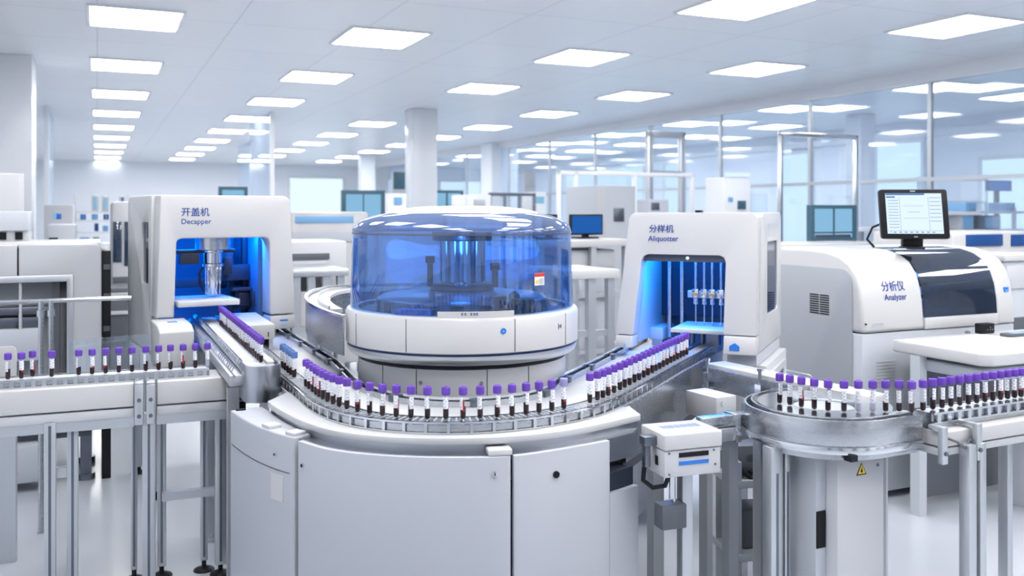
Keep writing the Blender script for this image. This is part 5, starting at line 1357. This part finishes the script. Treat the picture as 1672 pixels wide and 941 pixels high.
unit('cabinet', 'tall white cabinet standing behind the blue-lit monitor', 'cabinet', 972, 1038, 303, 10.2, .7, ROOM, LGREY, (('small_window', .45, .7, 340, 362, DSTEEL), ('face', .02, .25, 306, 400, OFFWHITE)))
bench('bench', 'white-topped steel bench with legs right of the centrifuge', 926, 1012, 441, 6.0, .6, ROOM, .06, WHITE, 3)
unit('cabinet', 'small pale cabinet standing behind the aliquotter roof', 'cabinet', 1060, 1092, 326, 13, .5, ROOM, LGREY, (('panel', .1, .5, 331, 343, DSTEEL),))
frame('pipe_frame', 'long low steel frame crossing behind the aliquotter', 912, 1130, 281, 12.5, (), ROOM, .03, (0, .12, .55, 1), WALLW)
frame('pipe_frame', 'tall grey post frame left of the tall tube gate', 1060, 1113, 215, 14, (283,), ROOM, .05, (0, 1), ALU)
frame('tube_gate', 'tall polished tube gate left of the monitor', 1274, 1397, 218, 9.2, (), ROOM, .022, (0, 1), CHROME)
unit('cabinet', 'pale backlit cabinet with teal boxes behind the aliquotter roof', 'cabinet', 1182, 1226, 290, 12.0, .4, ROOM, WALLW, (('shelf_light', .05, .95, 282, 288, SCREEN), ('teal_box', .5, .8, 328, 342, TEAL), ('blue_box', .15, .32, 322, 330, LBLUE)))

# right third
display('display', 'large teal screen on a stand behind the grey cabinet', 1323, 1396, 335, 394, 8.6, SCRTEAL, TEAL, .035, inner=(('panel_line', .50, .54, .0, .9, TEAL), ('panel_line', .0, 1.0, .22, .26, DSTEEL), ('lower_panel', .05, .95, .04, .18, DSTEEL)))
bench('bench', 'white bench with rail behind the grey cabinet and analyzer', 1268, 1460, 398, 7.4, .6, ROOM, .05, WHITE, 3)
unit('analyzer', 'white analyzer with two blue panels at the right edge behind the smoked window', 'analyzer', 1556, 1720, 379, 7.0, .8, ROOM, WHITE, (('blue_panel', .12, .47, 383, 402, DBLUE), ('blue_panel', .56, .70, 383, 402, DBLUE), ('lower_face', .05, .95, 412, 424, LGREY)), bev=.025, base=.15)
unit('analyzer', 'pale grey machine at the right edge standing behind the desk', 'machine', 1640, 1720, 426, 6.3, .6, ROOM, LGREY, (('face', .02, .98, 432, 470, OFFWHITE), ('dark_gap', .02, .98, 517, 545, DGREY)), bev=.015, base=.1, top=.05)
rack('white shelf rack with blue boxes behind the monitor at the right', 1545, 1700, 338, 11, (345, 375), 
     [('screen_unit', 'blue screen standing alone above the right rack', 1615, 1647, 297, 311, SCRBLUE)] and
     [('storage_box', 'blue box at the left of the right rack top shelf', 1583, 1600, 331, 345, LBLUE), ('storage_box', 'pale blue box in the middle of the right rack top shelf', 1650, 1664, 331, 345, LBLUE),
      ('storage_box', 'grey box at the left of the right rack second shelf', 1575, 1596, 351, 375, LGREY), ('storage_box', 'dark steel box in the middle of the right rack second shelf', 1612, 1640, 352, 375, DSTEEL)])
display('display', 'small blue display on a slim stand beyond the right rack', 1614, 1650, 295, 312, 13.2, SCRBLUE, DBLUE, .02)
bench('bench', 'low bench deep in the right aisle beyond the monitor', 1400, 1560, 372, 12, .6, ROOM, .05, WALLW, 4)
frame('pipe_frame', 'slim white frame beyond the analyzer with blue panels', 1500, 1610, 290, 13.5, (330,), ROOM, .02, (0, 1), WALLW)
unit('cabinet', 'white cabinet row along the far right aisle', 'cabinet row', 1100, 1276, 352, 15.5, .5, ROOM, WALLW, (('door', .02, .48, 356, 400, OFFWHITE), ('door', .52, .98, 356, 400, OFFWHITE)))
unit('notice_board', 'grey-teal notice board on a stand far behind, left of the broad column', 'board', 641, 663, 279, 22, .06, ROOM, LGREY, (('dark_sheet', .05, .95, 281, 309, TEAL),), base=.6)
unit('notice_board', 'pale notice board far behind, above the dome right of the columns', 'board', 856, 874, 279, 22, .06, ROOM, LGREY, (('sheet', .1, .9, 281, 306, OFFWHITE),), base=.6)
# ------------------------------------------------------------------ lights, world, camera
def area(name, loc, rot, sx, sy, power, col):
    l = bpy.data.lights.new(name, 'AREA'); l.shape = 'RECTANGLE'; l.size = sx; l.size_y = sy; l.energy = power; l.color = col
    o = bpy.data.objects.new(name, l); COL.objects.link(o); o.location = loc; o.rotation_euler = rot
    return o
def local(root, v): return rootmat(root) @ Vector(v)
BL = (0.0, 0.22, 1.0)
area('decapper_blue_lamp', local(dec, ((ox0+ox1)/2, .26, zO+.12)), (0, 0, DA), .40, .30, 12, BL)
area('decapper_blue_strip_lamp', local(dec, ((ox0+ox1)/2, .17, zO+.04)), (R(-28), 0, DA), .42, .04, 15, BL)
area('decapper_blue_side_lamp', local(dec, (ox0+.02, .45, 1.2)), (0, R(-90), DA), .35, .4, 1.2, BL)
area('aliquotter_blue_lamp', local(ali, ((bx0+bx1)/2, .32, aO+.04)), (0, 0, AA), .40, .36, 8, BL)
area('aliquotter_blue_strip_lamp', local(ali, ((bx0+bx1)/2, .225, aO-.03)), (R(-25), 0, AA), .40, .03, 6, BL)
area('aliquotter_blue_side_lamp', local(ali, (bx0-.02, .42, 1.15)), (0, R(-90), AA), .35, .4, .5, BL)
def pt(name, loc, power, col, r=.05):
    l = bpy.data.lights.new(name, 'POINT'); l.energy = power; l.color = col; l.shadow_soft_size = r
    o = bpy.data.objects.new(name, l); COL.objects.link(o); o.location = loc; return o
pt('centrifuge_lamp', (cC.x, cC.y-.2, 1.42), .6, (0.15, 0.42, 1.0))
pt('centrifuge_lamp', (cC.x, cC.y+.28, 1.35), .6, (0.15, 0.42, 1.0))
pt('analyzer_lamp', local(ana, ((w0+w1)/2, .25, 1.2)), 1.0, (0.15, 0.4, 1.0))

w = bpy.data.worlds.new('World'); SC.world = w; w.use_nodes = True
bg = w.node_tree.nodes['Background']; bg.inputs['Color'].default_value = (0.86, 0.92, 1.0, 1); bg.inputs['Strength'].default_value = 0.9

cam = bpy.data.cameras.new('camera'); co = bpy.data.objects.new('camera', cam); COL.objects.link(co)
co.location = (0, 0, H); co.rotation_euler = (PI/2, 0, 0)
cam.sensor_width = 36; cam.sensor_fit = 'HORIZONTAL'; cam.lens = 36*F/1672
cam.shift_y = -(470.5-HZ)/1672
cam.clip_start = .05; cam.clip_end = 200
cam.dof.use_dof = True; cam.dof.focus_distance = 3.6; cam.dof.aperture_fstop = 2.6
SC.camera = co
vs = SC.view_settings
SC.display_settings.display_device = 'sRGB'
vs.view_transform = 'Standard'; vs.look = 'None'; vs.gamma = 1.0; vs.use_curve_mapping = False; vs.exposure = EXPOSURE
SC.cycles.max_bounces = 10; SC.cycles.transparent_max_bounces = 24; SC.cycles.diffuse_bounces = 4; SC.cycles.glossy_bounces = 5
SC.cycles.caustics_reflective = False; SC.cycles.caustics_refractive = False; SC.cycles.sample_clamp_indirect = 6.0
